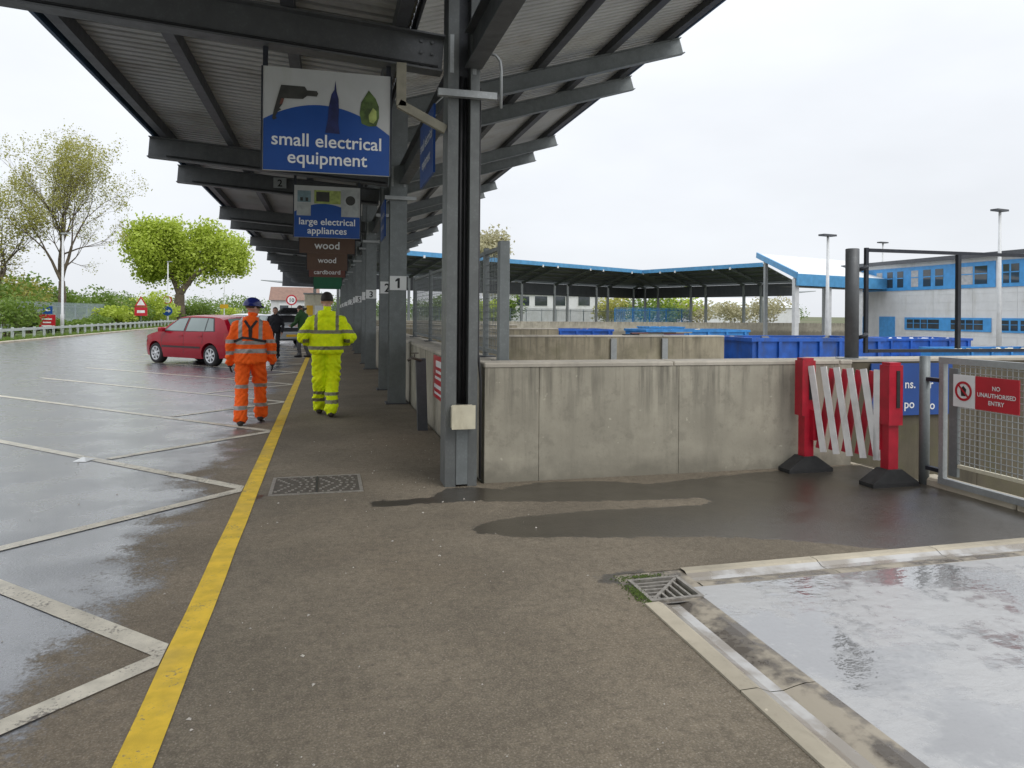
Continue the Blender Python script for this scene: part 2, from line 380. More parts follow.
M['sign_blue'] = plain('sign_blue', (0.008,0.062,0.27), 0.35, 0, 0.08, 3, 0.0)
M['sign_brown'] = plain('sign_brown', (0.105,0.058,0.036), 0.4, 0, 0.08, 3, 0.0)
M['sign_rust'] = plain('sign_rust_red', (0.15,0.055,0.042), 0.4, 0, 0.08, 3, 0.0)
M['sign_green'] = plain('sign_green', (0.012,0.12,0.055), 0.4, 0, 0.08, 3, 0.0)
M['sign_red'] = plain('sign_red', (0.46,0.012,0.025), 0.38, 0, 0.08, 3, 0.0)
M['sign_black'] = plain('sign_black', (0.012,0.012,0.014), 0.45, 0, 0.1, 3, 0.0)
M['sign_yellow'] = plain('sign_yellow', (0.72,0.42,0.02), 0.4, 0, 0.05, 3, 0.0)
M['pic_green'] = plain('print_olive', (0.06,0.10,0.02), 0.4, 0, 0.5, 14, 0.0)
M['pic_light'] = plain('print_lime', (0.30,0.36,0.10), 0.4, 0, 0.3, 14, 0.0)
M['pic_navy'] = plain('print_navy', (0.012,0.018,0.085), 0.4, 0, 0.3, 14, 0.0)
M['pic_grey'] = plain('print_grey', (0.34,0.36,0.35), 0.4, 0, 0.15, 9, 0.0)
M['pic_teal'] = plain('print_teal', (0.16,0.24,0.26), 0.4, 0, 0.25, 9, 0.0)
M['pic_dark'] = plain('print_dark', (0.035,0.035,0.03), 0.4, 0, 0.3, 9, 0.0)
M['barrier_red'] = plain('red_barrier_plastic', (0.43,0.010,0.028), 0.4, 0, 0.15, 8, 0.04, dirt=(0.2,0.03,0.03))
M['barrier_white'] = plain('white_barrier_plastic', (0.70,0.68,0.66), 0.4, 0, 0.08, 8, 0.03, dirt=(0.45,0.42,0.38))
M['rubber'] = plain('black_rubber', (0.022,0.022,0.022), 0.75, 0, 0.25, 14, 0.1)
M['skip_blue'] = plain('skip_blue_paint', (0.014,0.095,0.42), 0.45, 0, 0.2, 3, 0.03, dirt=(0.05,0.07,0.12))
M['skip_sky'] = plain('skip_light_blue_paint', (0.03,0.21,0.52), 0.45, 0, 0.2, 3, 0.03)
M['iron'] = plain('cast_iron', (0.10,0.088,0.072), 0.7, 0.25, 0.3, 30, 0.2)
M['iron_bar'] = plain('worn_iron', (0.30,0.28,0.25), 0.5, 0.35, 0.25, 30, 0.15)
M['moss'] = plain('moss', (0.055,0.085,0.012), 0.95, 0, 0.4, 40, 0.4)
M['bark'] = plain('bark', (0.125,0.098,0.070), 0.95, 0, 0.3, 3, 0.3, 12)
M['bark_pale'] = plain('pale_bark', (0.24,0.205,0.16), 0.95, 0, 0.25, 3, 0.3, 12)
def leaf(name, a, b):
    t = NT(name); n = t.noise(0.8, 4); n2 = t.noise(9, 2)
    c = t.mix(t.step(n2, 0.3, 0.7), a, b); c = t.mix(t.math('MULTIPLY', n, 0.4), c, mul(a, 0.8))
    m = t.done(c, 0.6, 0); t.b.inputs['Transmission Weight'].default_value = 0.0
    tr = t.n.new('ShaderNodeBsdfTranslucent'); ms = t.n.new('ShaderNodeMixShader'); ms.inputs[0].default_value = 0.38
    t.l.new(c, tr.inputs[0]); out = t.n['Material Output']
    t.l.new(t.b.outputs[0], ms.inputs[1]); t.l.new(tr.outputs[0], ms.inputs[2]); t.l.new(ms.outputs[0], out.inputs[0]); return m
M['leaf_bright'] = leaf('spring_leaf', (0.36,0.47,0.04), (0.52,0.60,0.10))
M['leaf_bud'] = leaf('bud_leaf', (0.34,0.35,0.07), (0.50,0.47,0.14))
M['leaf_mid'] = leaf('shrub_leaf', (0.11,0.19,0.025), (0.22,0.31,0.05))
M['leaf_dark'] = leaf('dark_shrub_leaf', (0.05,0.085,0.018), (0.10,0.14,0.03))
M['leaf_pale'] = leaf('pale_leaf', (0.42,0.40,0.24), (0.55,0.51,0.33))
M['palisade'] = galv('palisade_steel', (0.40,0.47,0.50), 0.55, 0.15, 0.2)
M['wall_white'] = plain('white_cladding', (0.66,0.67,0.67), 0.55, 0, 0.05, 1.5, 0.03, dirt=(0.5,0.5,0.47))
M['win_blue'] = plain('blue_window_frame', (0.065,0.30,0.64), 0.45, 0, 0.1, 3, 0.0)
def glass(name, col, rough=0.05):
    t = NT(name); return t.done(t.mix(t.noise(1.2, 3), mul(col, 0.7), mul(col, 1.3)), rough, 0, None, 0.8)
M['glass'] = glass('dark_window_glass', (0.035,0.045,0.055))
M['car_glass'] = glass('car_glass', (0.20,0.25,0.24), 0.03)
M['blind'] = plain('window_blind', (0.42,0.43,0.44), 0.7, 0, 0.15, 5, 0.0)
M['roof_grey'] = plain('grey_roof', (0.35,0.35,0.35), 0.7, 0, 0.1, 2, 0.0)
M['roof_tile'] = plain('brown_roof', (0.20,0.12,0.09), 0.8, 0, 0.15, 2, 0.0)
def car_paint(name, col, metal=0.0):
    t = NT(name); return t.done(t.mix(t.noise(3, 4), mul(col, 0.92), mul(col, 1.08)), 0.26, metal, None, 0.25, 0.2, 0.04)
M['car_red'] = car_paint('red_car_paint', (0.30,0.004,0.016)); M['car_silver'] = car_paint('silver_car_paint', (0.50,0.52,0.54), 0.5)
M['car_white'] = car_paint('white_car_paint', (0.72,0.73,0.74)); M['car_black'] = car_paint('black_car_paint', (0.02,0.022,0.025))
M['tyre'] = plain('tyre_rubber', (0.016,0.016,0.017), 0.8, 0, 0.2, 14, 0.05)
M['rim'] = plain('wheel_silver', (0.55,0.56,0.57), 0.35, 0.4, 0.06, 10, 0.0)
M['trim'] = plain('black_trim', (0.016,0.016,0.018), 0.5, 0, 0.2, 10, 0.0)
M['lamp_red'] = plain('tail_lamp', (0.32,0.01,0.012), 0.15, 0, 0.1, 20, 0.0); M['lamp_clear'] = plain('head_lamp', (0.55,0.57,0.58), 0.12, 0.2, 0.1, 20, 0.0)
M['lamp_post'] = plain('pale_post_paint', (0.56,0.57,0.57), 0.5, 0.1, 0.08, 3, 0.02)
M['wood_grey'] = plain('grey_timber', (0.30,0.29,0.24), 0.85, 0, 0.2, 5, 0.1)
M['litter'] = plain('pale_chips', (0.45,0.42,0.37), 0.8, 0, 0.3, 20, 0.0)
def cloth(name, col, var=0.12):
    t = NT(name); n = t.noise(9, 4); c = t.mix(t.step(n, 0.3, 0.7), mul(col, 1-var), mul(col, 1+var))
    return t.done(c, 0.8, 0, t.bump(t.noise(22, 3), 0.25, 0.012), 0.3)
M['hv_orange'] = cloth('orange_hi_vis', (1.0,0.125,0.010)); M['hv_yellow'] = cloth('yellow_hi_vis', (0.78,0.98,0.006))
M['reflect'] = plain('reflective_tape', (0.30,0.28,0.255), 0.4, 0.1, 0.12, 14, 0.0); M['reflect_dk'] = plain('grey_reflective_tape', (0.20,0.19,0.12), 0.45, 0.1, 0.12, 14, 0.0)
M['skin'] = plain('skin', (0.52,0.30,0.22), 0.55, 0, 0.06, 12, 0.0); M['skin_tan'] = plain('skin_tan', (0.36,0.20,0.14), 0.55, 0, 0.06, 12, 0.0)
M['hair'] = plain('dark_hair', (0.018,0.014,0.012), 0.7, 0, 0.2, 40, 0.3); M['hair_brown'] = plain('brown_hair', (0.05,0.028,0.018), 0.7, 0, 0.2, 40, 0.3)
M['helmet'] = plain('blue_helmet', (0.012,0.020,0.15), 0.28, 0, 0.08, 6, 0.0); M['boot'] = plain('dark_boot', (0.035,0.026,0.02), 0.6, 0, 0.25, 20, 0.1)
M['glove'] = cloth('dark_glove', (0.035,0.035,0.04)); M['black_cloth'] = cloth('black_cloth', (0.016,0.017,0.021)); M['grey_cloth'] = cloth('grey_cloth', (0.10,0.10,0.105))
M['green_cloth'] = cloth('green_cloth', (0.035,0.095,0.03)); M['strap'] = plain('harness_strap', (0.02,0.016,0.016), 0.7, 0, 0.2, 30, 0.0)

# ================================================================== THE SETTING
PIT = -1.6
def sheet(name, rects, z, mat, kind='structure'):
    b = MB()
    for (x0, x1, y0, y1) in rects: b.add([(x0,y0,z),(x1,y0,z),(x1,y1,z),(x0,y1,z)], [(0,1,2,3)])
    return tag(b.build(name, mat), kind=kind)
sheet('ground', [(-1500,1.6,-300,2000), (1.6,1500,62.1,2000), (80,1500,-300,62.1), (1.6,5.45,-300,6.6)], -0.04, M['ground'])
sheet('yard_floor', [(1.6,80,-60,62.1)], PIT, M['pit_floor'])
sheet('road', [(-14.3,-0.69,-25,135)], 0.0, M['road'])
sheet('verge', [(-70,-14.56,-25,135)], 0.075, M['grass'])
kerb_root = tag(link('kerb', MB().box(-14.56,-14.3,-25,8,-0.03,0.09).mesh(), None, M['kerb']), kind='structure')
y = 8.0
while y < 80:
    MB().bbox(-14.56,-14.3,y+0.008,y+0.992,-0.03,0.095+random.uniform(-.004,.004),0.02).build('kerb_stone', M['kerb'], kerb_root); y += 1.0
MB().box(-14.56,-14.3,80.1,135,-0.03,0.09).build('kerb_run', M['kerb'], kerb_root)

# footway: a fine grid that carries how wet the asphalt is (rain blown in past the canopy)
WP = [(370,505),(395,500),(430,497),(447,488),(470,487),(500,489),(540,482),(600,481),(650,484),(700,478),(760,472),(850,465),(1150,470),(1150,562),
      (960,556),(880,549),(800,541),(720,537),(650,537),(600,538),(520,537),(480,534),(468,529),(490,521),(520,517),(560,513),(600,510),(640,508),
      (700,505),(715,502),(700,498),(650,500),(600,501),(540,502),(480,501),(420,504),(385,507)]
def sdf(px, py, poly):
    d = np.full(px.shape, 1e9); ins = np.zeros(px.shape, bool); n = len(poly)
    for i in range(n):
        ax, ay = poly[i]; bx, by = poly[(i+1)%n]; ex, ey = bx-ax, by-ay
        t = np.clip(((px-ax)*ex+(py-ay)*ey)/(ex*ex+ey*ey+1e-12), 0, 1)
        d = np.minimum(d, np.hypot(px-ax-t*ex, py-ay-t*ey))
        with np.errstate(divide='ignore', invalid='ignore'):
            ins ^= ((ay > py) != (by > py)) & (px < ex*(py-ay)/(by-ay+1e-12)+ax)
    return np.where(ins, d, -d)
W1 = [tuple(at(a, b))[:2] for a, b in WP]
SP = [[(252,503),(262,486),(268,488),(262,500)], [(368,503),(384,499),(388,503),(372,507)]]
def grid(x0, x1, y0, y1, st):
    nx, ny = max(2, int((x1-x0)/st)+1), max(2, int((y1-y0)/st)+1)
    X, Y = np.meshgrid(np.linspace(x0,x1,nx), np.linspace(y0,y1,ny)); return X, Y, nx, ny
gv, gf, gw = [], [], []
for (x0,x1,y0,y1,st) in ((-0.69,1.66,-8,6.43,0.05), (1.66,5.42,4.0,6.43,0.05), (-0.69,1.38,6.43,62,0.35)):
    X, Y, nx, ny = grid(x0,x1,y0,y1,st); b0 = len(gv)
    w = sdf(X, Y, W1)
    for s_ in SP: w = np.maximum(w, sdf(X, Y, [tuple(at(a, b))[:2] for a, b in s_]))
    for k, (cx, cy, rx, ry) in enumerate(((1.72,3.95,.20,.10),(-.62,6.55,.10,.16),(0.35,9.1,.12,.25),(-0.1,12.5,.1,.3))):
        w = np.maximum(w, 0.1*(1-np.hypot((X-cx)/rx, (Y-cy)/ry)))
    for i in range(ny):
        for j in range(nx): gv.append((X[i,j], Y[i,j], 0.0)); gw.append(float(np.clip(w[i,j], -.4, .4)))
    for i in range(ny-1):
        for j in range(nx-1): a = b0+i*nx+j; gf.append((a, a+1, a+nx+1, a+nx))
me = bpy.data.meshes.new('footway'); me.from_pydata(gv, [], gf)
me.attributes.new('wet', 'FLOAT', 'POINT').data.foreach_set('value', gw)
fw = tag(link('footway', me, None, M['path']), kind='structure')
sheet('footway_apron', [(5.38,5.45,-8,6.6)], -0.002, M['kerb'])

# painted lines (parts of the road): yellow edge line, angled bay lines
rd = bpy.data.objects['road']
yl = MB(); ys = np.arange(-8, 62, 0.5)
for i, yy in enumerate(ys[:-1]):
    j0, j1 = 0.006*mnoise.noise((0, yy*1.3, 0)), 0.006*mnoise.noise((0, (yy+.5)*1.3, 0))
    yl.add([(-0.692+j0,yy,.004),(-0.56+j0,yy,.004),(-0.56+j1,yy+.5,.004),(-0.692+j1,yy+.5,.004)], [(0,1,2,3)])
yl.build('yellow_line', M['yellow_line'], rd)
YV = [0.38+3.147*k for k in range(0, 16)]
for k, v in enumerate(YV):
    w = 0.075
    for (dx, dy, zz) in ((-5.6, 5.6, 0.004), (-1.5, -1.5, 0.0055)):
        p, q = Vector((-0.70, v+(0.03 if dy > 0 else -0.03), zz)), Vector((-0.70+dx, v+dy, zz))
        n = Vector((dy, -dx, 0)).normalized()*w*0.72; hy = Vector((0, w*0.72*1.4142*(1 if n.y > 0 else -1), 0))
        b = MB().add([p-hy, q-n, q+n, p+hy], [(0,1,2,3)]); b.build('bay_line', M['white_line'], rd)

# wet concrete ramp slab, dished drainage channels and gully grate
sheet('ramp_slab', [(2.02,5.42,-8,3.72)], 0.0, M['wet_slab'])
ch = tag(link('drain_channel', MB().box(1.66,2.02,-8,0.2,-0.03,0.0).mesh(), None, M['kerb']), kind='structure')
def channel(p0, p1, wv, name='channel_block'):
    # p0->p1 along, wv across; section dished
    sec = [(-.002,-.03),(0,.010),(.22,.011),(.28,.002),(.40,-.014),(.56,-.016),(.72,-.004),(.86,.004),(1,.002),(1.002,-.03)]
    p0, p1, wv = Vector(p0), Vector(p1), Vector(wv); b = MB(); n = len(sec)
    vs_ = [p0+wv*a+Vector((0,0,h)) for a, h in sec]+[p1+wv*a+Vector((0,0,h)) for a, h in sec]
    b.add(vs_, [(i, i+1, i+1+n, i+n) for i in range(n-1)]); o = b.build(name, M['kerb'], ch); o.data.materials.append(M['water']); o.data.materials.append(M['muddy'])
    for i, f in enumerate(o.data.polygons): f.material_index = (0,0,0,1,1,2,2,2,0)[i]
    return o
for i in range(5):
    y1 = 3.55-i*0.92; channel((1.66,y1-0.915,0), (1.66,y1,0), (0.36,0,0))
for i in range(4):
    x0 = 2.10+i*0.92; channel((x0+0.915,4.0,0), (x0,4.0,0), (0,-0.28,0))
sheet('gully_surround', [(1.655,1.71,3.545,4.005),(2.03,2.10,3.545,4.005),(1.71,2.03,3.545,3.58),(1.71,2.03,3.90,4.005)], -0.003, M['muddy'])
g = thing('gully_grate', 'square iron drain grate with slanted bars at the channel corner', 'drain grate', (1.87,3.76,0.0))
G0, G1, G2, G3 = 1.71, 2.03, 3.58, 3.90
MB().box(G0,G1,G2,G3,-0.22,-0.20).box(G0-.01,G0,G2,G3,-.22,-.045).box(G1,G1+.01,G2,G3,-.22,-.045).box(G0,G1,G2-.01,G2,-.22,-.045).box(G0,G1,G3,G3+.01,-.22,-.045).build('sump', M['conduit'], g)
for (a0,a1,b0,b1) in ((G0,G1,G2,G2+.022),(G0,G1,G3-.022,G3),(G0,G0+.022,G2+.022,G3-.022),(G1-.022,G1,G2+.022,G3-.022)):
    MB().box(a0,a1,b0,b1,-0.044,0.006).build('frame', M['iron_bar'], g)
xm = (G0+G1)/2
MB().bar((G0+.02,G2+.02,-.012),(G1-.02,G3-.02,-.012),.018,.03).build('bar', M['iron_bar'], g)
for k in range(1, 6):
    t = k/6.0*(G1-G0-.04)
    MB().bar((G0+.02+t,G2+.022,-.012),(G0+.02+t,G2+.02+t-.012,-.012),.014,.028).build('bar', M['iron_bar'], g)
    MB().bar((G0+.022,G2+.02+t,-.012),(G0+.02+t-.012,G2+.02+t,-.012),.014,.028).build('bar', M['iron_bar'], g)
b = MB()
for k in range(700):
    if k % 3: cx, cy = random.gauss(1.685,.022), random.gauss(3.70,.075)
    else: cx, cy = random.gauss(1.80,.07), random.gauss(3.93,.018)
    s_ = random.uniform(.003,.009); a = random.uniform(0,6.28)
    b.add([(cx+s_*math.cos(a),cy+s_*math.sin(a),.003),(cx+s_*math.cos(a+2.1),cy+s_*math.sin(a+2.1),.003),(cx+s_*math.cos(a+4.2),cy+s_*math.sin(a+4.2),.003),(cx,cy,.004+s_*.5)],
          [(0,1,3),(1,2,3),(2,0,3)])
tag(b.build('moss_clumps', M['moss']), 'green moss growing round the drain grate', 'moss', kind='stuff')
mh = thing('manhole_cover', 'worn rectangular iron cover with raised ring pattern set in the footway', 'manhole cover', (-0.08,6.70,0))
X0, X1, Y0, Y1 = -0.44, 0.29, 6.40, 7.02
MB().box(X0,X1,Y0,Y1,-.03,.004).build('cover_plate', M['iron'], mh)
for (a0,a1,b0,b1) in ((X0,X1,Y0-.03,Y0),(X0,X1,Y1,Y1+.03),(X0-.03,X0,Y0-.03,Y1+.03),(X1,X1+.03,Y0-.03,Y1+.03)):
    MB().box(a0,a1,b0,b1,-.03,.006).build('frame', M['iron_bar'], mh)
b = MB()
for half in (0, 1):
    hx = X0+.19+half*.35
    for r in np.arange(.04, .34, .05):
        n = int(r*60)
        for k in range(n):
            a = 2*math.pi*k/n; cx, cy = hx+r*math.cos(a)*.95, (Y0+Y1)/2+r*math.sin(a)
            lo, hi = (X0+.012, X0+.355) if half == 0 else (X0+.375, X1-.012)
            if lo+.008 < cx < hi-.008 and Y0+.02 < cy < Y1-.02: b.box(cx-.011,cx+.011,cy-.011,cy+.011,.003,.011)
tag(b.build('tread_studs', M['iron_bar'], mh), kind='stuff')
MB().box(X0+.358,X0+.372,Y0+.005,Y1-.005,.003,.010).build('seam_bar', M['conduit'], mh)
b = MB()
for k in range(210):
    cx, cy = random.uniform(-0.5,1.6), random.uniform(1.2,9)
    if random.random() < .35: cx, cy = random.uniform(-4.5,-0.8), random.uniform(2,12)
    s_ = random.choice((.004,.005,.006,.008,.012)); a = random.uniform(0,6.28)
    b.add([(cx+s_*math.cos(a),cy+s_*math.sin(a),.002),(cx+s_*math.cos(a+2.4),cy+s_*math.sin(a+2.4),.002),(cx+s_*math.cos(a+4.0),cy+s_*math.sin(a+4.0),.002),(cx,cy,.004+s_*.5)],
          [(0,1,3),(1,2,3),(2,0,3)])
tag(b.build('loose_chips', M['litter']), 'small pale grit and litter specks on the asphalt', 'grit', kind='stuff')
put('paper_scrap', MB().add([(-2.50,8.22,.006),(-2.37,8.19,.006),(-2.31,8.31,.012),(-2.44,8.34,.03),(-2.40,8.27,.035)], [(0,1,4),(1,2,4),(2,3,4),(3,0,4)]), M['sign_white'],
    'crumpled white paper scrap lying on a bay line of the wet road', 'litter')

# ================================================================== CONCRETE WALLS
def wall_x(name, label, x0, x1, ya, yb_, z0, z1, pw, mat, group=None, coping=True, start=None):
    w = thing(name, label, 'wall', ((x0+x1)/2, (ya+yb_)/2, z0), 0, group)
    MB().box(x0+.004,x1-.004,ya+.015,yb_-.015,z0,z1-.07).build('core', mat, w)
    x = x0
    first = start if start else pw
    while x < x1-.05:
        xe = min(x1, x+first); first = pw
        MB().bbox(x+.0015,xe-.0015,ya+random.uniform(0,.004),yb_,z0,z1-.042,.003).build('wall_panel', mat, w); x = xe
    if coping:
        x = x0-.01
        while x < x1-.05:
            xe = min(x1+.01, x+1.9)
            MB().bbox(x+.002,xe-.002,ya-.006,yb_+.006,z1-.04,z1,.012).build('coping_stone', M['coping'], w); x = xe
    return w
def wall_y(name, label, xa, xb, y0, y1, z0, z1, pw, mat, coping=True):
    w = thing(name, label, 'wall', ((xa+xb)/2, (y0+y1)/2, z0))
    MB().box(xa+.015,xb-.015,y0+.004,y1-.004,z0,z1-.07).build('core', mat, w)
    y = y0
    while y < y1-.05:
        ye = min(y1, y+pw); MB().bbox(xa+random.uniform(0,.006),xb,y+.003,ye-.003,z0,z1-.042,.008).build('wall_panel', mat, w); y = ye
    if coping:
        y = y0+.035
        while y < y1-.05:
            ye = min(y1, y+2.4); MB().bbox(xa-.006,xb+.006,y+.002,ye-.002,z1-.04,z1,.012).build('coping_stone', M['coping'], w); y = ye
    return w
wall_x('parapet_wall', 'long stained grey concrete parapet wall ending at the red and white barrier', 1.40, 5.34, 6.43, 6.78, PIT, 1.10, 1.43, M['concrete'], start=0.52)
wall_y('bay_wall', 'concrete wall running along behind the canopy columns', 1.40, 1.86, 6.785, 62, PIT, 1.06, 2.4, M['concrete'])
wall_x('recess_wall', 'stained, shade-darkened concrete wall behind the mesh gate', 5.345, 12.0, 6.95, 7.25, PIT, 1.08, 2.2, M['concrete_dark'])
for i, (yy, xe, lab) in enumerate(((15.4,9.2,'brown stained concrete divider wall with steel channels, next beyond the parapet'), (23.2,7.6,'low concrete divider wall behind the stained one with steel channels'),
        (31.0,8.2,'third concrete divider wall along the container bays'), (38.8,8.0,'fourth concrete divider wall along the container bays'), (46.5,8.0,'last concrete divider wall towards the far canopy'))):
    w = wall_x('divider_wall', lab, 1.90, xe, yy, yy+.32, PIT, 1.08, 3.1 if i == 0 else 2.5, M['concrete_tan'] if i else M['concrete_tan'], 'divider walls between container bays', coping=True)
    for px in ((613,664) if i == 0 else ()):
        cx = atY(px, 345, yy).x; MB().box(cx-.07,cx+.07,yy-.06,yy-.001,PIT,1.01).build('steel_channel', M['galv_light'], w)
wall_x('far_wall', 'low concrete wall in front of the far canopies', 1.9, 60, 61.4, 61.7, PIT, 0.95, 6.0, M['concrete'], coping=False)
ke = thing('bay_edge', 'raised concrete edge under the mesh gate', 'kerb', (5.46,2.0,PIT))
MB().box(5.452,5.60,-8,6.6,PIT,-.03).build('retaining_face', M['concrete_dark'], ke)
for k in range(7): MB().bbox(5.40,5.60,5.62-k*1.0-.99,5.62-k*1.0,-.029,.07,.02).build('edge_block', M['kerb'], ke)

# ================================================================== CANOPY OVER THE ROAD EDGE
def Zl(X): return 3.71 + 0.07*(1.17-X)                  # underside of outer rafters
def Zr(X): return 5.05 + 0.306*(X-1.17)                  # centre of inner (upper) rafters
PAIRS = [v for k in range(7) for v in (12.5+7.75*k, 14.78+7.75*k)]
COLS = [-9.4, -1.6, 6.5] + PAIRS
can = thing('canopy', 'long grey steel canopy with ribbed roof sheets over the footway', 'canopy', (1.17,28,0))
def ribbed(x0, z0, x1, z1, y0, y1, per=0.155, amp=0.048, nx=2, th=0.0):
    b = MB(); prof = []; y = y0
    while y < y1: prof += [(y,0),(y+per*.58,0),(y+per*.66,amp),(y+per*.92,amp)]; y += per
    prof.append((y1,0)); n = len(prof)
    for i in range(nx):
        t = i/(nx-1)
        for (yy, h) in prof: b.v.append((x0+(x1-x0)*t, min(yy,y1), z0+(z1-z0)*t+h))
    for i in range(nx-1):
        for j in range(n-1): a = i*n+j; b.f.append((a, a+1, a+n+1, a+n))
    return b
yb0 = -14.075  # left wing lengthened unseen behind the camera to cut light on the signs
while yb0 < 61.9:                                        # sheets laid bay by bay
    ye = min(62, yb0+4.03)
    ribbed(-2.66, Zl(-2.66)+.50, 0.74, Zl(0.74)+.50, yb0, ye).build('roof_sheet', M['sheet'], can)
    yb0 += 4.03
yb0 = 4.7
while yb0 < 61.9:
    ye = min(62, yb0+4.03)
    ribbed(0.70, Zr(0.70)+.315, 6.36, Zr(6.36)+.315, yb0, ye).build('roof_sheet', M['sheet_up'], can)
    yb0 += 4.03
for X in (-2.52, -1.52, -0.35, 0.62):
    MB().box(X-.055,X+.055,-14,62,Zl(X)+.335,Zl(X)+.495).build('purlin', M['galv_dark'], can)
for X in (0.95, 2.35, 3.7, 5.0, 6.2):
    MB().box(X-.065,X+.065,4.7,62,Zr(X)+.155,Zr(X)+.305).build('purlin', M['galv_dark'], can)
MB().box(-2.70,-2.662,-14,62,Zl(-2.66)+.335,Zl(-2.66)+.58).build('fascia', M['navy_fascia'], can)
MB().box(6.362,6.40,4.7,62,Zr(6.36)+.17,Zr(6.36)+.42).build('fascia', M['navy_fascia'], can)
MB().box(0.745,0.765,-14,62,Zl(.75)+.36,Zr(.75)+.30).build('upstand', M['galv_dark'], can)
for i, Yc in enumerate(COLS):
    MB().ibeam((1.0,Yc,Zl(1.0)+.165), (-2.76,Yc,Zl(-2.76)+.165), .33, .17).build('rafter', M['canopy_steel'], can)
    if Yc > 5: MB().ibeam((1.05,Yc,Zr(1.05)), (6.50,Yc,Zr(6.50)), .30, .16).build('rafter', M['galv'], can)
    if Yc > 5 and i != 2:
        col = MB().ibeam((1.17,Yc,0), (1.17,Yc,5.0), .27, .285, .020, up=(0,1,0)).build('column', M['galv'], can)
        MB().box(.98,1.36,Yc-.18,Yc+.18,.0,.022).build('base_plate', M['galv_dark'], col)
    else:
        col = MB().box(1.03,1.125,Yc-.14,Yc+.14,0,5.0).build('column', M['column_steel'], can)
        MB().box(1.235,1.318,Yc-.14,Yc+.14,0,5.0).build('flange', M['column_steel'], col)
        MB().box(1.125,1.235,Yc+.02,Yc+.05,0,5.0).build('web', M['galv_dark'], col)
        MB().tube([(1.165,Yc-.05,.74),(1.165,Yc-.05,3.7)], .016).build('conduit', M['conduit'], col, True)
        MB().tube([(1.208,Yc-.03,.74),(1.208,Yc-.03,3.7)], .012).build('conduit', M['conduit'], col, True)
    for s_ in (-1, 1): MB().box(1.045+(.205 if s_ > 0 else 0),1.08+(.205 if s_ > 0 else 0),Yc-.142,Yc-.137,3.70,4.04).build('splice_plate', M['galv_light'], col)
    MB().bar((.93,Yc-.19,3.50),(1.46,Yc-.19,3.50),.06,.06).build('cross_arm', M['galv_light'], col)
    if i > 2:
        fr = Fr((1.17,Yc-.136,0), (1,0,0), (0,0,1))
        pl = MB().box(1.03,1.31,Yc-.147,Yc-.137,1.94,2.18).build('number_plate', M['sign_white'], col)
        num = str(i-2)
        if num == '1': flat(fr, [(-.012,1.975),(.026,1.975),(.026,2.145),(-.006,2.145),(-.048,2.112),(-.048,2.083),(-.012,2.098)], .0135, 'numeral', M['sign_black'], pl)
        else: text(fr, num, 0, 1.975, .235, .0135, M['sign_black'], pl, 'numeral', .02)
ycs = [-9.4, -1.6, 6.5]+PAIRS
for a, b_ in zip(ycs[:-1], ycs[1:]):
    MB().ibeam((1.255,a+.145,3.915), (1.255,b_-.145,3.915), .33, .155).build('spine_beam', M['canopy_steel'], can)
fr = Fr((0,14.69,0), (1,0,0), (0,0,1)); pb = atY(280, 183, 14.7)
pl = MB().box(pb.x-.12,pb.x+.12,14.680,14.690,pb.z-.10,pb.z+.10).build('number_plate', M['galv_light'], can)
text(fr, '2', pb.x, pb.z-.07, .19, .0125, M['sign_black'], pl, 'numeral', .02)
# fittings on the nearest column
c0 = [o for o in can.children if o.name.startswith('column')][2]
jb = MB().bbox(1.075,1.275,6.255,6.355,.535,.735,.012).build('junction_box', M['cream'], c0)
MB().box(1.07,1.28,6.248,6.254,.53,.74).build('lid', M['cream'], jb)
MB().box(1.128,1.232,6.352,6.46,.02,.53).build('cable_cover', M['galv'], c0)
MB().tube([(1.50,6.30,3.40),(1.50,6.30,3.74),(1.49,6.30,3.82),(1.45,6.30,3.87),(1.38,6.32,3.89)], .014).build('pipe_hook', M['galv_light'], c0, True)
MB().tube([(1.332,6.42,3.6),(1.332,6.42,1.2),(1.36,6.42,.95),(1.36,6.42,.05)], .012).build('conduit', M['conduit'], c0, True)
for i, Yc in enumerate(COLS[2:7]):                        # bolt heads and a cable run on the nearer frames
    rf_ = [o for o in can.children if o.name.startswith('rafter')]
    for xx in (.90, .80):
        for dz in (.06, .165, .27): MB().lathe((xx,Yc-.003,Zl(xx)+dz), (0,-1,0), [(.018,0),(.018,.018),(.0,.020)], 6).build('bolt', M['canopy_steel'], can)
    MB().tube([(-2.5,Yc-.035,Zl(-2.5)+.05),(-1.0,Yc-.035,Zl(-1.0)+.045),(.95,Yc-.035,Zl(.95)+.05)], .011, 6).build('cable', M['conduit'], can)
for Yc in (9.5, 17.5, 25.2):
    lf = MB().bbox(.08,.24,Yc-.75,Yc+.75,Zl(.16)+.25,Zl(.16)+.33,.01).build('strip_light', M['galv_light'], can); MB().box(.10,.22,Yc-.72,Yc+.72,Zl(.16)+.215,Zl(.16)+.249).build('diffuser', M['sign_shaded'], lf)
    MB().box(.14,.18,Yc-.5,Yc-.46,Zl(.16)+.33,Zl(.16)+.50).build('drop_rod', M['galv_dark'], lf); MB().box(.14,.18,Yc+.46,Yc+.5,Zl(.16)+.33,Zl(.16)+.50).build('drop_rod', M['galv_dark'], lf)
kb = MB(); kb.bar((.62,6.42,3.76),(.62,6.42,3.38),.085,.05,(0,1,0)); kb.build('hanger', M['dull_cream'], c0)
MB().bar((.60,6.42,3.40),(1.02,6.42,3.20),.05,.075).build('knee_brace', M['dull_cream'], c0)

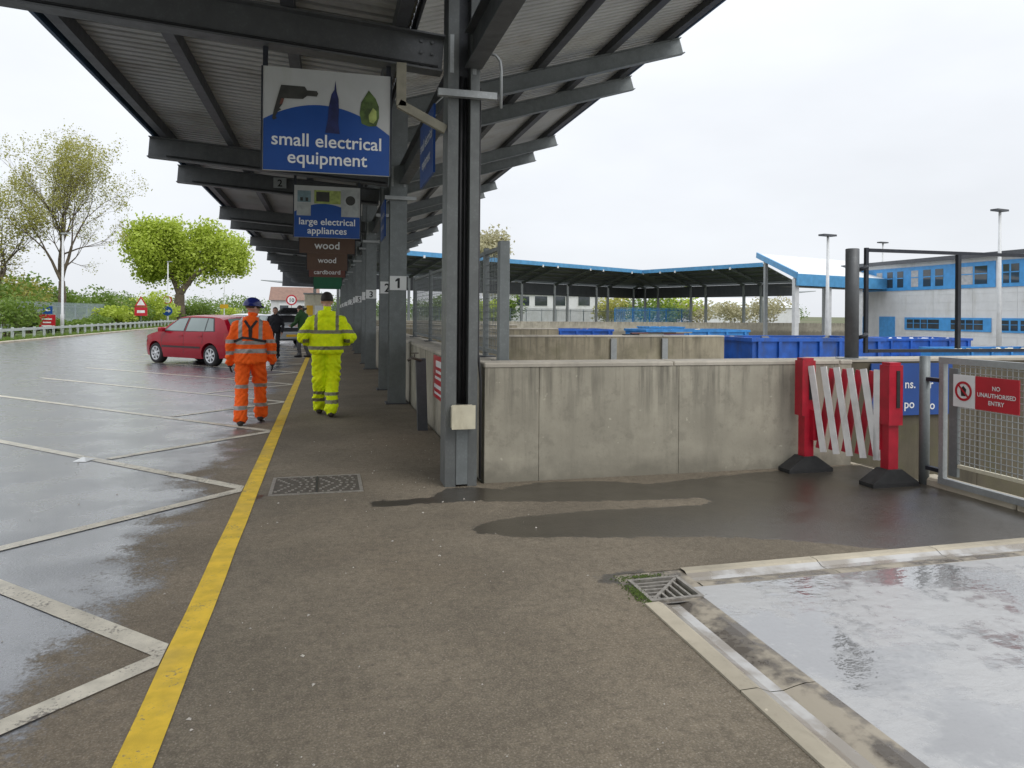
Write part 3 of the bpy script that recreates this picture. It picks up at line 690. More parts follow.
# mesh guard panels on the bay wall
gd = thing('guard_fence', 'galvanised mesh guard panels standing on the bay wall coping', 'fence', (1.76,11,1.06))
posts = [(7.22,.11),(8.05,.06),(10.4,.06),(12.6,.06),(14.9,.08)]
for (yy, w_) in posts:
    p_ = MB().bbox(1.76-w_/2,1.76+w_/2,yy-w_/2,yy+w_/2,1.06,2.30,.008).build('post', M['galv'], gd)
    MB().box(1.66,1.86,yy-.1,yy+.1,1.06,1.072).build('foot_plate', M['galv_dark'], p_)
for (a, b_) in zip(posts[:-1], posts[1:]):
    ya, yb_ = a[0]+a[1]/2, b_[0]-b_[1]/2
    for z_ in (1.14, 2.24): MB().bar((1.76,ya,z_),(1.76,yb_,z_),.04,.04).build('rail', M['galv'], gd)
    m = MB(); k = ya+.06
    while k < yb_-.03: m.bar((1.76,k,1.16),(1.76,k,2.22),.006,.006); k += .075
    z_ = 1.20
    while z_ < 2.22: m.bar((1.765,ya,z_),(1.765,yb_,z_),.006,.006); z_ += .075
    m.build('wire_mesh', M['galv'], gd)

# ================================================================== HANGING SIGNS
def hang_sign(name, label, Yc, X0, X1, z0, z1, bg, lines, art=None, white_top=True, cat='sign', group=None, tsize=.17, ty=.36):
    s = thing(name, label, cat, ((X0+X1)/2, Yc, z0), 0, group)
    MB().box(X0,X1,Yc-.012,Yc+.012,z0,z1).build('panel', M['sign_shaded'] if white_top else bg, s)
    for x in (X0+.015, X1-.015): MB().box(x-.02,x+.02,Yc+.0125,Yc+.05,z0+.05,Zl(x)-.001).build('hanger_strap', M['black_frame'], s)
    for (a0,a1,b0,b1) in ((X0-.015,X0,z0,z1),(X1,X1+.015,z0,z1)): MB().box(a0,a1,Yc-.018,Yc+.018,b0,b1).build('edge_trim', M['black_frame'], s)
    fr = Fr((X0,Yc-.012,z0), (1,0,0), (0,0,1)); W, Hh = X1-X0, z1-z0
    if white_top:
        pts = [(0.004,.004),(W-.004,.004)]
        a = [(x, .66*Hh - 1.0*(x/W-.45)**2*Hh*.85) for x in np.linspace(W-.004, .004, 24)]
        flat(fr, pts+a, .002, 'blue_mound', bg, s)
    for i, ln in enumerate(lines): text(fr, ln, W/2, Hh*.25-i*tsize*.95 if len(lines) > 1 else Hh*ty, tsize, .005, M['sign_white'], s)
    if art: art(fr, W, Hh, s)
    return s
def art_small(fr, W, Hh, s):
    k = W/800.0; f = lambda pts: [((x-140)*k, (Hh-((y-90)+(x-140)*-.0)*Hh/640.0)) for x, y in pts]
    flat(fr, f([(250,200),(395,200),(410,222),(470,222),(480,238),(470,256),(410,256),(385,278),(270,282),(258,320),(240,345),(252,352),(232,366),(216,398),(226,408),(206,420),(196,410),(205,365),(222,300),(240,235)]), .005, 'drill_picture', M['pic_dark'], s)
    flat(fr, f([(252,284),(270,284),(258,318),(240,322)]), .007, 'drill_trigger', M['sign_rust'], s)
    flat(fr, f([(587,145),(594,215),(608,260),(610,330),(606,410),(616,480),(524,478),(540,400),(546,310),(562,235),(580,205)]), .005, 'shaver_picture', M['pic_navy'], s)
    flat(fr, f([(800,190),(845,240),(866,290),(868,360),(850,415),(800,420),(755,405),(742,340),(752,270)]), .005, 'iron_picture', M['pic_green'], s)
    flat(fr, f([(828,300),(850,320),(852,372),(832,400),(806,392),(800,350)]), .007, 'iron_handle', M['pic_light'], s)
def art_large(fr, W, Hh, s):
    g_ = lambda x0, x1, y0, y1: [(x0*W,y0*Hh),(x1*W,y0*Hh),(x1*W,y1*Hh),(x0*W,y1*Hh)]
    flat(fr, g_(.04,.25,.42,.66), .005, 'fridge_picture', M['pic_grey'], s); flat(fr, g_(.05,.25,.68,.90), .005, 'freezer_picture', M['pic_teal'], s)
    flat(fr, g_(.09,.13,.70,.77), .007, 'shelf_picture', M['pic_dark'], s); flat(fr, g_(.17,.21,.70,.77), .007, 'shelf_picture', M['pic_dark'], s)
    flat(fr, g_(.30,.70,.66,.92), .005, 'oven_picture', M['pic_light'], s); flat(fr, g_(.33,.53,.70,.89), .007, 'oven_glass', M['pic_dark'], s)
    flat(fr, g_(.71,.985,.42,.95), .005, 'washer_picture', M['pic_grey'], s)
    flat(fr, arc(.85*W,.74*Hh,.075*W,0,2*math.pi,18)[:-1], .007, 'washer_door', M['pic_dark'], s)
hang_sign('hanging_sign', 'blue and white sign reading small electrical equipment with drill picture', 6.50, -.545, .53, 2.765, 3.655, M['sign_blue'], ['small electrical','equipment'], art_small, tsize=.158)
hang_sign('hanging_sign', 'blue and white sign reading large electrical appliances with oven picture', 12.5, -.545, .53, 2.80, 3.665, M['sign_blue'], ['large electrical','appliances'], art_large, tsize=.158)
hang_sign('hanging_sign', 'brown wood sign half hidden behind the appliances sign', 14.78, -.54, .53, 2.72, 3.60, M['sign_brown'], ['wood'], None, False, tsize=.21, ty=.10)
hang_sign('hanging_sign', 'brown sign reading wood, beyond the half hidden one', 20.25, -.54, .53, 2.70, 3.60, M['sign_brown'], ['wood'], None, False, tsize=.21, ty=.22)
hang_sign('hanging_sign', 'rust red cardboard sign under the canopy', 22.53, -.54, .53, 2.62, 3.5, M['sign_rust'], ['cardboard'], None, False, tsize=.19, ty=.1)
hang_sign('hanging_sign', 'dark green sign hanging beyond the rust red one', 28.0, -.50, .53, 2.55, 3.5, M['sign_green'], [], None, False)
hang_sign('hanging_sign', 'farthest dark green sign low under the canopy', 30.28, -.50, .53, 2.5, 3.3, M['sign_green'], [], None, False)
def side_sign(Yc, lab, lines):                           # faces the road, hung from the spine
    s = thing('side_sign', lab, 'sign', (1.0, Yc+1.0, 2.90), 0, None)
    MB().box(.990,1.012,Yc+.50,Yc+1.52,2.93,3.60).build('panel', M['sign_blue'], s)
    for yy in (Yc+.56, Yc+1.46): MB().tube([(1.001,yy,3.60),(1.20,yy,3.80)], .008).build('hanger_rod', M['galv_light'], s)
    fr = Fr((.990,Yc+1.52,2.93), (0,-1,0), (0,0,1))
    for i, ln in enumerate(lines): text(fr, ln, .51, .37-i*.2, .15, .004, M['sign_white'], s)
side_sign(6.5, 'blue sign facing the road between the nearest column and the column numbered 1', ['small electrical','equipment'])
side_sign(12.6, 'blue sign facing the road beside the column numbered 1', ['large electrical','appliances'])

# wall notice, leaning tap post
n_ = thing('wall_notice', 'red notice with white lettering lines on the bay wall', 'notice', (1.39,8.6,.6))
pa = atX(443, 392, 1.39); pb = atX(434, 352, 1.39)
ya, yb_ = sorted((pa.y, pb.y)); MB().box(1.384,1.396,ya,yb_,.45,1.0).build('panel', M['sign_red'], n_)
for z0, h_ in ((.86,.08),(.78,.035),(.70,.035),(.58,.05),(.50,.03)): MB().box(1.381,1.3835,ya+.08,yb_-random.uniform(.08,.25),z0,z0+h_).build('lettering', M['sign_white'], n_)
tp = thing('tap_post', 'dark steel post with a rusty tap beside the bay wall', 'post', (1.22,9.55,0))
MB().bar((1.24,9.55,0),(1.20,9.5,.95),.13,.10,(0,1,0)).build('post', M['galv_dark'], tp)
MB().tube([(1.20,9.44,.93),(1.08,9.40,.97),(1.02,9.40,.93)], .018).build('tap', M['iron'], tp, True); MB().bar((1.06,9.40,1.03),(1.16,9.40,1.03),.02,.014).build('tap_handle', M['iron'], tp); MB().tube([(1.11,9.41,.96),(1.11,9.40,1.03)], .008).build('tap_stem', M['iron'], tp)

# steel post and swing frame on the parapet
sp = thing('swing_frame', 'dark steel frame hinged to a grey post on the parapet', 'frame gate', (5.2,6.62,1.10))
pc = atY(852, 300, 6.60).x
MB().lathe((pc,6.6,1.10), (0,0,1), [(.07,0),(.07,1.18),(.06,1.185),(.0,1.185)], 24).build('post', M['canopy_steel'], sp, True)
MB().lathe((pc,6.6,1.10), (0,0,1), [(.16,0),(.16,.012),(.0,.012)], 24).build('base_plate', M['galv_light'], sp)
fx0 = atY(866, 300, 6.6).x; fxm = atY(958, 300, 6.6).x; fx1 = fx0+2*(fxm-fx0)
for p_, q_, w_ in (((fx0,6.6,1.16),(fx0,6.6,2.30),.036), ((fxm,6.6,1.205),(fxm,6.6,2.255),.042), ((fx1,6.6,1.16),(fx1,6.6,2.30),.036)): MB().bar(p_, q_, w_, w_, (0,1,0)).build('upright', M['black_frame'], sp)
for z_ in (1.182, 2.275): MB().bar((fx0+.023,6.6,z_),(fx1-.023,6.6,z_),.036,.036).build('rail', M['black_frame'], sp)
for z_ in (1.32, 2.05): MB().tube([(pc+.05,6.6,z_),(pc+.11,6.52,z_+.03),(fx0,6.6,z_+.05)], .022).build('hinge', M['black_frame'], sp, True)

# blue board on the recess wall
bs = thing('blue_board', 'blue board with white letters on the wall behind the barrier', 'sign', (6.0,6.92,.4))
a_, b_ = atY(870, 420, 6.93), atY(941, 364, 6.93)
MB().box(a_.x,b_.x+.15,6.915,6.935,.42,1.02).build('panel', M['sign_blue'], bs); fr = Fr((a_.x,6.915,.42), (1,0,0), (0,0,1))
for (t_, px, py, sz) in (('ns.',910,388,.14), ('po',909,408,.14), ('o',932,409,.14), ('r',931,388,.14)):
    q = atY(px, py, 6.915); text(fr, t_, q.x-a_.x, q.z-.42, sz, .004, M['sign_white'], bs)

# mesh gate along the bay edge
gt = thing('mesh_gate', 'galvanised steel gate with wire mesh and a red warning plate', 'gate', (5.40,4.6,0))
MB().tube([(5.41,5.55,.0),(5.41,5.55,1.19)], .045, 14).build('hinge_post', M['galv'], gt, True)
for z_ in (.16, .98):
    MB().bar((5.41,5.51,z_),(5.41,5.36,z_),.05,.035).build('hinge', M['black_frame'], gt)
GY0, GY1 = 3.55, 5.34
for yy in (GY0, GY1, (GY0+GY1)/2-.4): MB().bar((5.41,yy,.10),(5.41,yy,1.14),.05,.05,(0,1,0)).build('stile', M['galv_light'], gt)
MB().bar((5.41,GY1-.12,.14),(5.41,GY1-.12,1.10),.03,.09,(0,1,0)).build('stile', M['galv'], gt)
for z_ in (.075, 1.165): MB().bar((5.41,GY0-.03,z_),(5.41,GY1+.03,z_),.05,.055).build('rail', M['galv_light'], gt)
MB().bar((5.41,GY0+.03,.24),(5.41,GY1-.17,.24),.03,.03).build('rail', M['cream'], gt)
m = MB(); k = GY0+.06
while k < GY1-.18: m.bar((5.41,k,.255),(5.41,k,1.138),.005,.005); k += .05
z_ = .29
while z_ < 1.13: m.bar((5.405,GY0+.03,z_),(5.405,GY1-.165,z_),.006,.006); z_ += .052
m.build('wire_mesh', M['galv_light'], gt)
def gy(px): return atX(px, 390, 5.37).y
fr = Fr((5.382,GY1,0), (0,-1,0), (0,0,1)); sx = lambda px: GY1-gy(px)
zt_, zb_ = atX(974, 376, 5.38).z, atX(974, 409, 5.38).z
w0 = MB().box(5.383,5.393,gy(973.5),gy(952),zb_,zt_).build('symbol_plate', M['sign_white'], gt); r0 = MB().box(5.383,5.393,gy(1018),gy(974),zb_,zt_).build('warning_plate', M['sign_red'], gt)
cx_ = (sx(952)+sx(973))/2; cz_ = (zt_+zb_)/2; rr = (sx(973)-sx(952))*.40
MB().ring(fr.p(cx_,cz_,.001), fr.n, [(rr*.76,0),(rr,0),(rr,.002),(rr*.76,.002)], 28).build('red_ring', M['sign_red'], w0)
flat(fr, [(cx_-rr*.72,cz_+rr*.58),(cx_-rr*.58,cz_+rr*.72),(cx_+rr*.72,cz_-rr*.58),(cx_+rr*.58,cz_-rr*.72)], .0035, 'red_slash', M['sign_red'], w0)
flat(fr, [(cx_-rr*.25,cz_-rr*.5),(cx_+rr*.25,cz_-rr*.5),(cx_+rr*.35,cz_+rr*.2),(cx_,cz_+rr*.55),(cx_-rr*.35,cz_+rr*.2)], .002, 'figure_symbol', M['sign_black'], w0)
mx = (sx(974)+sx(1018))/2; hz = zt_-zb_
for i, (ln, sz) in enumerate((('NO',.05),('UNAUTHORISED',.05),('ENTRY',.05))): text(fr, ln, mx, zb_+hz*(.62-.22*i), sz, .004, M['sign_white'], r0, bold=.02, stretch=.95)

# expanding barrier
bp0, bp1 = at(806, 464), at(889, 485)
bp0.y = 6.27; bp0.x = atY(806, 420, 6.27).x
br = thing('expanding_barrier', 'red and white expanding barrier on black rubber feet', 'barrier', (bp0.x,bp0.y,0))
dv = (bp1-bp0).normalized(); nv = Vector((-dv.y, dv.x, 0))
for k, p_ in enumerate((bp0, bp1)):
    # foot: rubber wedge lying across
    fdir = Vector((1,0,0)); sd = Vector((0,1,0)); hw, hd = .25, .13
    lo = [p_-fdir*hw-sd*hd*.7, p_+fdir*hw-sd*hd*.7, p_+fdir*hw+sd*hd*.7, p_-fdir*hw+sd*hd*.7]; mid = [v_+Vector((0,0,.035)) for v_ in lo]
    hi = [p_-fdir*.075-sd*.075+Vector((0,0,.155)), p_+fdir*.075-sd*.075+Vector((0,0,.155)), p_+fdir*.075+sd*.075+Vector((0,0,.155)), p_-fdir*.075+sd*.075+Vector((0,0,.155))]
    b = MB().add(lo+mid+hi, [(3,2,1,0),(8,9,10,11)]+[(r_+i, r_+(i+1)%4, r_+4+(i+1)%4, r_+4+i) for r_ in (0,4) for i in range(4)]); b.build('rubber_foot', M['rubber'], br)
    s1 = 1 if k == 0 else -1
    pb_ = MB()
    pb_.bar(p_+Vector((0,0,.15)), p_+Vector((0,0,.56)), .105, .10, (0,1,0)); po = pb_.build('end_post', M['barrier_red'], br)
    pb_ = MB(); q_ = p_-dv*s1*.012
    pb_.bar(q_+Vector((0,0,.56)), q_+Vector((0,0,1.11)), .15, .12, (0,1,0)); pb_.build('top_housing', M['barrier_red'], po)
    MB().bar(q_+Vector((0,0,1.11)), q_+Vector((0,0,1.135)), .12, .10, (0,1,0)).build('cap', M['barrier_red'], po)
    MB().bar(q_+Vector((.02,-.062,.72)), q_+Vector((.02,-.062,1.06)), .035, .012, (0,1,0)).build('grip_slot', M['rubber'], po)
    MB().bar(p_+dv*s1*.085+Vector((0,0,.32)), p_+dv*s1*.085+Vector((0,0,.62)), .06, .06, (0,1,0)).build('slide_block', M['barrier_red'], po)
L_ = (bp1-bp0).length; n_s = 5; st = (L_-.16)/n_s
for i in range(n_s+1):
    for c_ in (0, 1):
        t0 = .06+(i+(.5 if c_ else 0))*st; t1 = t0+st*1.05
        if i == n_s and c_ == 0: t1 = t0
        t1 = min(t1, L_-.06)
        za, zb2 = (1.06, .22) if c_ == 0 else (.24, 1.04)
        if c_ == 1 and i == n_s: continue
        d_ = .03 if c_ == 0 else -.03
        MB().bar(bp0+dv*t0+nv*(-d_)+Vector((0,0,za)), bp0+dv*t1+nv*(-d_)+Vector((0,0,zb2)), .058 if c_ == 0 else .068, .018, nv).build('lattice_slat', M['barrier_white'] if c_ == 0 else M['barrier_red'], br)

# ================================================================== FAR CANOPIES, BUILDINGS
def mitre(P, d):                                         # offset polyline to its left by d
    out = []
    for i in range(len(P)):
        ns = []
        for a, b in ((i-1,i),(i,i+1)):
            if a >= 0 and b < len(P): u = (P[b]-P[a]).normalized(); ns.append(Vector((-u.y,u.x)))
        if len(ns) == 1: out.append(P[i]+ns[0]*d)
        else:
            m = (ns[0]+ns[1]).normalized(); out.append(P[i]+m*(d/max(.3, m.dot(ns[0]))))
    return out
E = [Vector((-1.0,59.0)), Vector((37.2,81.0)), Vector((43.2,65.0))]
cl_, ou = mitre(E, 5.3), mitre(E, 9.4); cl_l = mitre(E, 5.9)
v3 = lambda p, z: (p.x, p.y, z)
for k, lab in ((0, 'long dark canopy with bright blue edge beyond the container bays'), (1, 'shorter blue edged canopy turning the far corner of the yard')):
    mid = (cl_[k]+cl_[k+1])/2
    fc = thing('far_canopy', lab, 'canopy', (mid.x,mid.y,0), 0, 'canopies round the far yard')
    q = lambda A, za, B, zb: MB().add([v3(A[k],za),v3(A[k+1],za),v3(B[k+1],zb),v3(B[k],zb),v3(A[k],za+.06),v3(A[k+1],za+.06),v3(B[k+1],zb+.06),v3(B[k],zb+.06)],
            [(0,1,2,3),(7,6,5,4),(0,4,5,1),(1,5,6,2),(2,6,7,3),(3,7,4,0)])
    q(E, 6.85, cl_l, 5.15).build('roof_wing', M['galv'], fc); q(cl_, 3.98, ou, 4.32).build('lower_wing', M['galv'], fc)
    u = (E[k+1]-E[k]).normalized(); nrm = Vector((-u.y,u.x)); L = (E[k+1]-E[k]).length
    MB().bar(v3(E[k]-nrm*.05,6.83), v3(E[k+1]-nrm*.05,6.83), .08, .42).build('fascia', M['blue_fascia'], fc)
    MB().bar(v3(cl_[k],3.86), v3(cl_[k+1],3.86), .16, .24).build('spine_beam', M['galv_dark'], fc)
    MB().bar(v3(cl_[k],4.55), v3(cl_[k+1],4.55), .05, 1.1).build('upstand', M['galv_dark'], fc)
    for f_ in (.2, .4, .6, .8): MB().bar(v3(E[k]+nrm*5.6*f_,6.72-1.7*f_), v3(E[k+1]+nrm*5.6*f_,6.72-1.7*f_), .09, .12).build('purlin', M['galv_dark'], fc)
    Lc = (cl_[k+1]-cl_[k]).length; t = 3.0 if k == 0 else 1.5; i = 0
    while t < Lc-.5:
        p = cl_[k]+u*t
        cc = MB().bar(v3(p,0), v3(p,5.1), .26, .26).build('column', M['galv_light'], fc)
        pe = p-nrm*5.3
        MB().bar(v3(p,5.02), v3(pe,6.62), .14, .26).build('rafter', M['galv'], fc); MB().bar(v3(pe-nrm*.10,6.60), v3(pe-nrm*.16,6.60), .2, .24).build('rafter_end', M['sign_white'], fc)
        MB().bar(v3(p,3.86), v3(p+nrm*4.0,4.14), .14, .22).build('rafter', M['galv'], fc)
        t += 2.3 if i % 2 == 0 else 5.45; i += 1
# canopy end seen from outside, low blue edge this way
ec = thing('side_canopy', 'pale topped canopy with deep blue edge beside the white building', 'canopy', (38,50,PIT))
A, B = Vector((32.9,45.3)), Vector((35.8,54.8)); dl = Vector((12.2,4.1)); A2, B2 = A+dl, B+dl
b = MB().add([v3(A,4.55),v3(A2,4.55),v3(B2,6.85),v3(B,6.85),v3(A,4.63),v3(A2,4.63),v3(B2,6.93),v3(B,6.93)], [(3,2,1,0),(4,5,6,7),(0,1,5,4),(1,2,6,5),(2,3,7,6),(3,0,4,7)]); b.build('roof_wing', M['sheet_top'], ec)
MB().bar(v3(A,4.22), v3(A2,4.22), .12, .86).build('fascia', M['blue_fascia'], ec)
MB().bar(v3(A,4.52), v3(B,6.80), .12, .46).build('rake_edge', M['blue_fascia'], ec)
MB().bar(v3(A+Vector((.2,.6)),3.9), v3(A2+Vector((.2,.6)),3.9), .2, .3).build('spine_beam', M['galv_dark'], ec)
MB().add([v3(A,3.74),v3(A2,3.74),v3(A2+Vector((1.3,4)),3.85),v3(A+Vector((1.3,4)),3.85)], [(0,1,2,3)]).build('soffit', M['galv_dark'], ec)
for t in (.01, .32, .64, .95):
    p = A+dl*t+Vector((.15,.5)); MB().bar(v3(p,PIT), v3(p,4.3), .34, .34).build('column', M['lamp_post'], ec)
    p2 = p+Vector((2.2,7)); MB().bar(v3(p2,PIT), v3(p2,6.1), .26, .26).build('column', M['galv_light'], ec)

# white and blue building
BX = 44.0
wb = thing('office_building', 'white two storey building with blue window bands', 'building', (BX+6,44,PIT))
zz = lambda px, py: atX(px, py, BX).z
yy_ = lambda px: atX(px, 300, BX).y
Yn, Yf = 24.0, yy_(848)
RT = zz(985, 253.5)
MB().box(BX,BX+12,Yn,Yf,PIT,RT-.25).build('wall', M['wall_white'], wb)
k = Yn
while k < Yf-.5:                                        # cladding planks on the face
    k2 = min(Yf, k+3.4)
    for zi in range(12):
        za = PIT+.05+zi*.6
        if za+.6 < RT-.25: MB().box(BX-.022,BX-.001,k+.008,k2-.008,za+.006,za+.594).build('cladding_panel', M['wall_white'], wb)
    k = k2
rf = MB().box(BX-.5,BX+12.3,Yn-.3,Yf+.3,RT-.25,RT).build('roof', M['roof_grey'], wb)
MB().box(BX-.54,BX-.501,Yn-.3,Yf+.3,RT-.27,RT+.02).build('gutter', M['galv_dark'], rf)
def band(p0, p1, z0, z1, panes, pm=None, nm='window_band'):
    ya, yb2 = sorted((yy_(p0), yy_(p1)))
    w = MB().box(BX-.085,BX-.024,ya,yb2,z0,z1).build(nm, M['win_blue'], wb)
    for i, (a, b2) in enumerate(panes):
        y0, y1 = sorted((yy_(a), yy_(b2)))
        MB().box(BX-.10,BX-.086,y0,y1,z0+(z1-z0)*.14,z1-(z1-z0)*.16).build('pane', M[(pm or {}).get(i, 'glass')], w)
        MB().box(BX-.115,BX-.101,y0,y1,z0+(z1-z0)*.52,z0+(z1-z0)*.56).build('transom', M['win_blue'], w)
UZ0, UZ1, LZ0, LZ1 = zz(985,287.5), zz(985,261.5), zz(985,332), zz(985,318)
band(858, 996, UZ0, UZ1, [(862,869),(877.5,883),(888,893.5),(898,904),(912,919),(924,931.5),(936,944),(962,973.5),(975.5,988)], {1:'blind',4:'blind',7:'blind'})
band(1001, 1075, UZ0, UZ1, [(1004,1010),(1012,1020),(1026,1036),(1040,1050),(1056,1066)], {2:'blind'})
band(905.5, 992, LZ0, LZ1, [(908,914),(915,921),(922,928),(929,940),(952,958),(959,966),(967,974),(975,984)])
band(999, 1075, LZ0, LZ1, [(1003,1010),(1012,1019),(1022,1030),(1034,1044),(1050,1060)])
for (a, b2) in ((880,895.5), (858,866)):
    ya, yb2 = sorted((yy_(a), yy_(b2))); MB().box(BX-.07,BX-.024,ya,yb2,PIT,LZ1+.05).build('door', M['win_blue'], wb)

# floodlight masts
def mast(p, h, lab, z0=PIT):
    m_ = thing('light_mast', lab, 'light mast', (p.x,p.y,z0), 0, 'floodlight masts in the yard')
    MB().tube([(p.x,p.y,z0),(p.x,p.y,z0+h*.4),(p.x,p.y,z0+h)], [.16,.12,.075], 10).build('pole', M['lamp_post'], m_, True)
    MB().bar((p.x-.55,p.y-.1,z0+h+.04),(p.x+.5,p.y+.1,z0+h+.04),.45,.11).build('floodlight', M['galv_dark'], m_)
pm = atD(828, 236, 44); mast(Vector((pm.x,pm.y)), pm.z-PIT, 'white floodlight mast in front of the pale topped canopy')
pm = atD(1000, 211, 43); mast(Vector((pm.x,pm.y)), pm.z-PIT, 'white floodlight mast in front of the white building')
pm = atD(883, 243, 70); mast(Vector((pm.x,pm.y)), pm.z-PIT, 'thin short mast showing over the white building roof')

# skips in the yard
def skip(lab, x0, x1, y0, y1, z1, mat, ribs=6, load=None, z0=PIT, grp='blue containers in the yard'):
    s = thing('container', lab, 'container', ((x0+x1)/2,(y0+y1)/2,z0), 0, grp)
    t = .06
    b = MB().box(x0,x1,y0,y0+t,z0+.15,z1).box(x0,x1,y1-t,y1,z0+.15,z1).box(x0,x0+t,y0+t,y1-t,z0+.15,z1).box(x1-t,x1,y0+t,y1-t,z0+.15,z1).box(x0+t,x1-t,y0+t,y1-t,z0+.15,z0+.22)
    b.build('body', mat, s)
    for (a0,a1,b0,b1) in ((x0-.06,x1+.06,y0-.06,y0+.07),(x0-.06,x1+.06,y1-.07,y1+.06),(x0-.06,x0+.07,y0+.07,y1-.07),(x1-.07,x1+.06,y0+.07,y1-.07)):
        MB().box(a0,a1,b0,b1,z1-.005,z1+.10).build('top_rail', mat, s)
    for i in range(ribs):
        x = x0+.2+(x1-x0-.4)*i/(ribs-1); MB().box(x-.05,x+.05,y0-.07,y0-.002,z0+.15,z1-.01).build('rib', mat, s)
    MB().box(x0+.02,x1-.02,y0-.045,y0-.003,(z0+z1)/2+.3,(z0+z1)/2+.42).build('side_rail', mat, s)
    for i in range(2): MB().box(x0+.4,x1-.4,y0+.3+i*(y1-y0-.9),y0+.5+i*(y1-y0-.9),z0,z0+.151).build('skid', mat, s)
    if load:
        b = MB()
        for k in range(60):
            cx, cy = random.uniform(x0+.4,x1-.4), random.uniform(y0+.35,y1-.35); r_ = random.uniform(.15,.4); a = random.uniform(0,3)
            b.bar((cx-r_*math.cos(a),cy-r_*.5*math.sin(a),z1-.12+random.uniform(-.1,.1)),(cx+r_*math.cos(a),cy+r_*.5*math.sin(a),z1-.1+random.uniform(-.1,.18)),random.uniform(.08,.3),random.uniform(.02,.1))
        tag(b.build('load', load, s), kind='stuff')
skip('deep blue ribbed container nearest behind the parapet post', 11.9, 16.4, 18.4, 20.8, .82, M['skip_blue'], 7, M['galv_dark'])
skip('deep blue container behind the stained divider wall end', 9.9, 13.4, 21.6, 23.8, .5, M['skip_blue'], 5, M['wood_grey'])
skip('light blue container beyond the deep blue ones', 14.0, 19.2, 30.0, 32.4, .80, M['skip_sky'], 6, M['cream'])
skip('blue container full of scrap beyond the low divider wall', 9.3, 14.0, 34, 36.4, .72, M['skip_blue'], 6, M['sign_rust'])
skip('small light blue container in front of the far canopy corner', 24.5, 27.5, 52, 54.2, .55, M['skip_sky'], 4, M['wood_grey'])
skip('pale blue container near the office building doors', 25.5, 31.0, 24.0, 26.4, .15, M['skip_sky'], 6, M['cream'])
skip('long blue container seen through the dark swing frame', 24.5, 30.5, 28.5, 31.0, .45, M['skip_blue'], 6, M['sign_white'])
pl = thing('plank_pile', 'dark board heap lying on top of the stained divider wall', 'boards', (6.5,15.56,1.08))
for k in range(6):
    a = atY(622+k*8, 333, 15.55); MB().bar((a.x,15.48+.02*k,1.095+.03*(k%2)+.003*k),(a.x+.75,15.58-.01*k,1.10+.03*(k%2)+.003*k),.1,.026).build('board', [M['black_frame'],M['sign_rust'],M['wood_grey']][k%3], pl)

# blue palisade round the far corner, plain palisade along far canopy
def palisade(name, lab, P, Q, z0, h, mat, sp=.16, group=None, post=2.75):
    P, Q = Vector(P), Vector(Q); d = (Q-P); L = d.length; d.normalize(); n = Vector((-d.y,d.x,0))
    f = thing(name, lab, 'fence', ((P.x+Q.x)/2,(P.y+Q.y)/2,z0), 0, group)
    for hz in (.35, h-.35): MB().bar((P.x,P.y,z0+hz),(Q.x,Q.y,z0+hz),.05,.06).build('rail', mat, f)
    k = 0.0
    while k <= L: p = P+d*k+n*.07; MB().bar((p.x,p.y,z0),(p.x,p.y,z0+h-.15),.09,.07).build('post', mat, f); k += post
    b = MB(); k = .05
    while k < L:
        p = P+d*k-n*.045; b.add([p-d*.035+Vector((0,0,z0+.05)),p+d*.035+Vector((0,0,z0+.05)),p+d*.035+Vector((0,0,z0+h-.12)),p+Vector((0,0,z0+h)),p-d*.035+Vector((0,0,z0+h-.12)),
            p-n*.02+Vector((0,0,z0+.05)),p-n*.02+Vector((0,0,z0+h-.06))], [(0,5,6,3,4),(5,1,2,3,6),(1,0,4,3,2)]); k += sp
    tag(b.build('pales', mat, f), kind='stuff'); return f
palisade('blue_fence', 'bright blue palisade fence at the corner of the far canopies', (31.0,74.6,0), (42.5,79.0,0), -.04, 2.5, M['skip_sky'], .17)
palisade('yard_fence', 'grey palisade fence standing behind the far canopy', (0,70.5,0), (41,95,0), -.04, 2.4, M['palisade'], .17)

# buildings behind
def house(lab, x0, x1, y0, y1, h, mat, roofm, wins, z0=0, roof_h=1.8):
    s = thing('background_building', lab, 'building', ((x0+x1)/2,(y0+y1)/2,z0), 0, 'buildings beyond the yard')
    MB().box(x0,x1,y0,y1,z0-.05,h).build('wall', mat, s)
    ym = (y0+y1)/2
    MB().add([(x0-.3,y0-.3,h),(x1+.3,y0-.3,h),(x1+.3,ym,h+roof_h),(x0-.3,ym,h+roof_h),(x1+.3,y1+.3,h),(x0-.3,y1+.3,h)], [(0,1,2,3),(3,2,4,5),(0,3,5),(1,4,2),(5,4,1,0)]).build('roof', roofm, s)
    for (wx, wz, ww, wh) in wins:
        f_ = MB().box(wx-ww/2-.1,wx+ww/2+.1,y0-.05,y0-.001,wz-wh/2-.1,wz+wh/2+.1).build('window_frame', M['sign_white'], s); MB().box(wx-ww/2,wx+ww/2,y0-.07,y0-.051,wz-wh/2,wz+wh/2).build('pane', M['glass'], f_)
wz = [(atY(p,301,122).x, atY(p,301,122).z, w_, 1.7) for p, w_ in ((523,2.3),(541,2.3),(560,2.0),(584,2.2))]
house('white building with dark windows seen under the far canopy', atY(500,300,122).x, atY(604,300,122).x, 122, 134, 5.0, M['wall_white'], M['roof_grey'], wz, roof_h=.8)
house('long pale shed with a low roof behind the far corner', atY(690,310,150).x, atY(800,310,150).x, 150, 170, 3.6, M['wall_white'], M['sheet_top'], [], roof_h=2.4)
house('brown roofed house at the end of the road', -8.5, -1.5, 118, 126, 3.4, M['wall_white'], M['roof_tile'], [(-6.5,2,1.3,1.2),(-3.5,2,1.3,1.2)], roof_h=2.2)

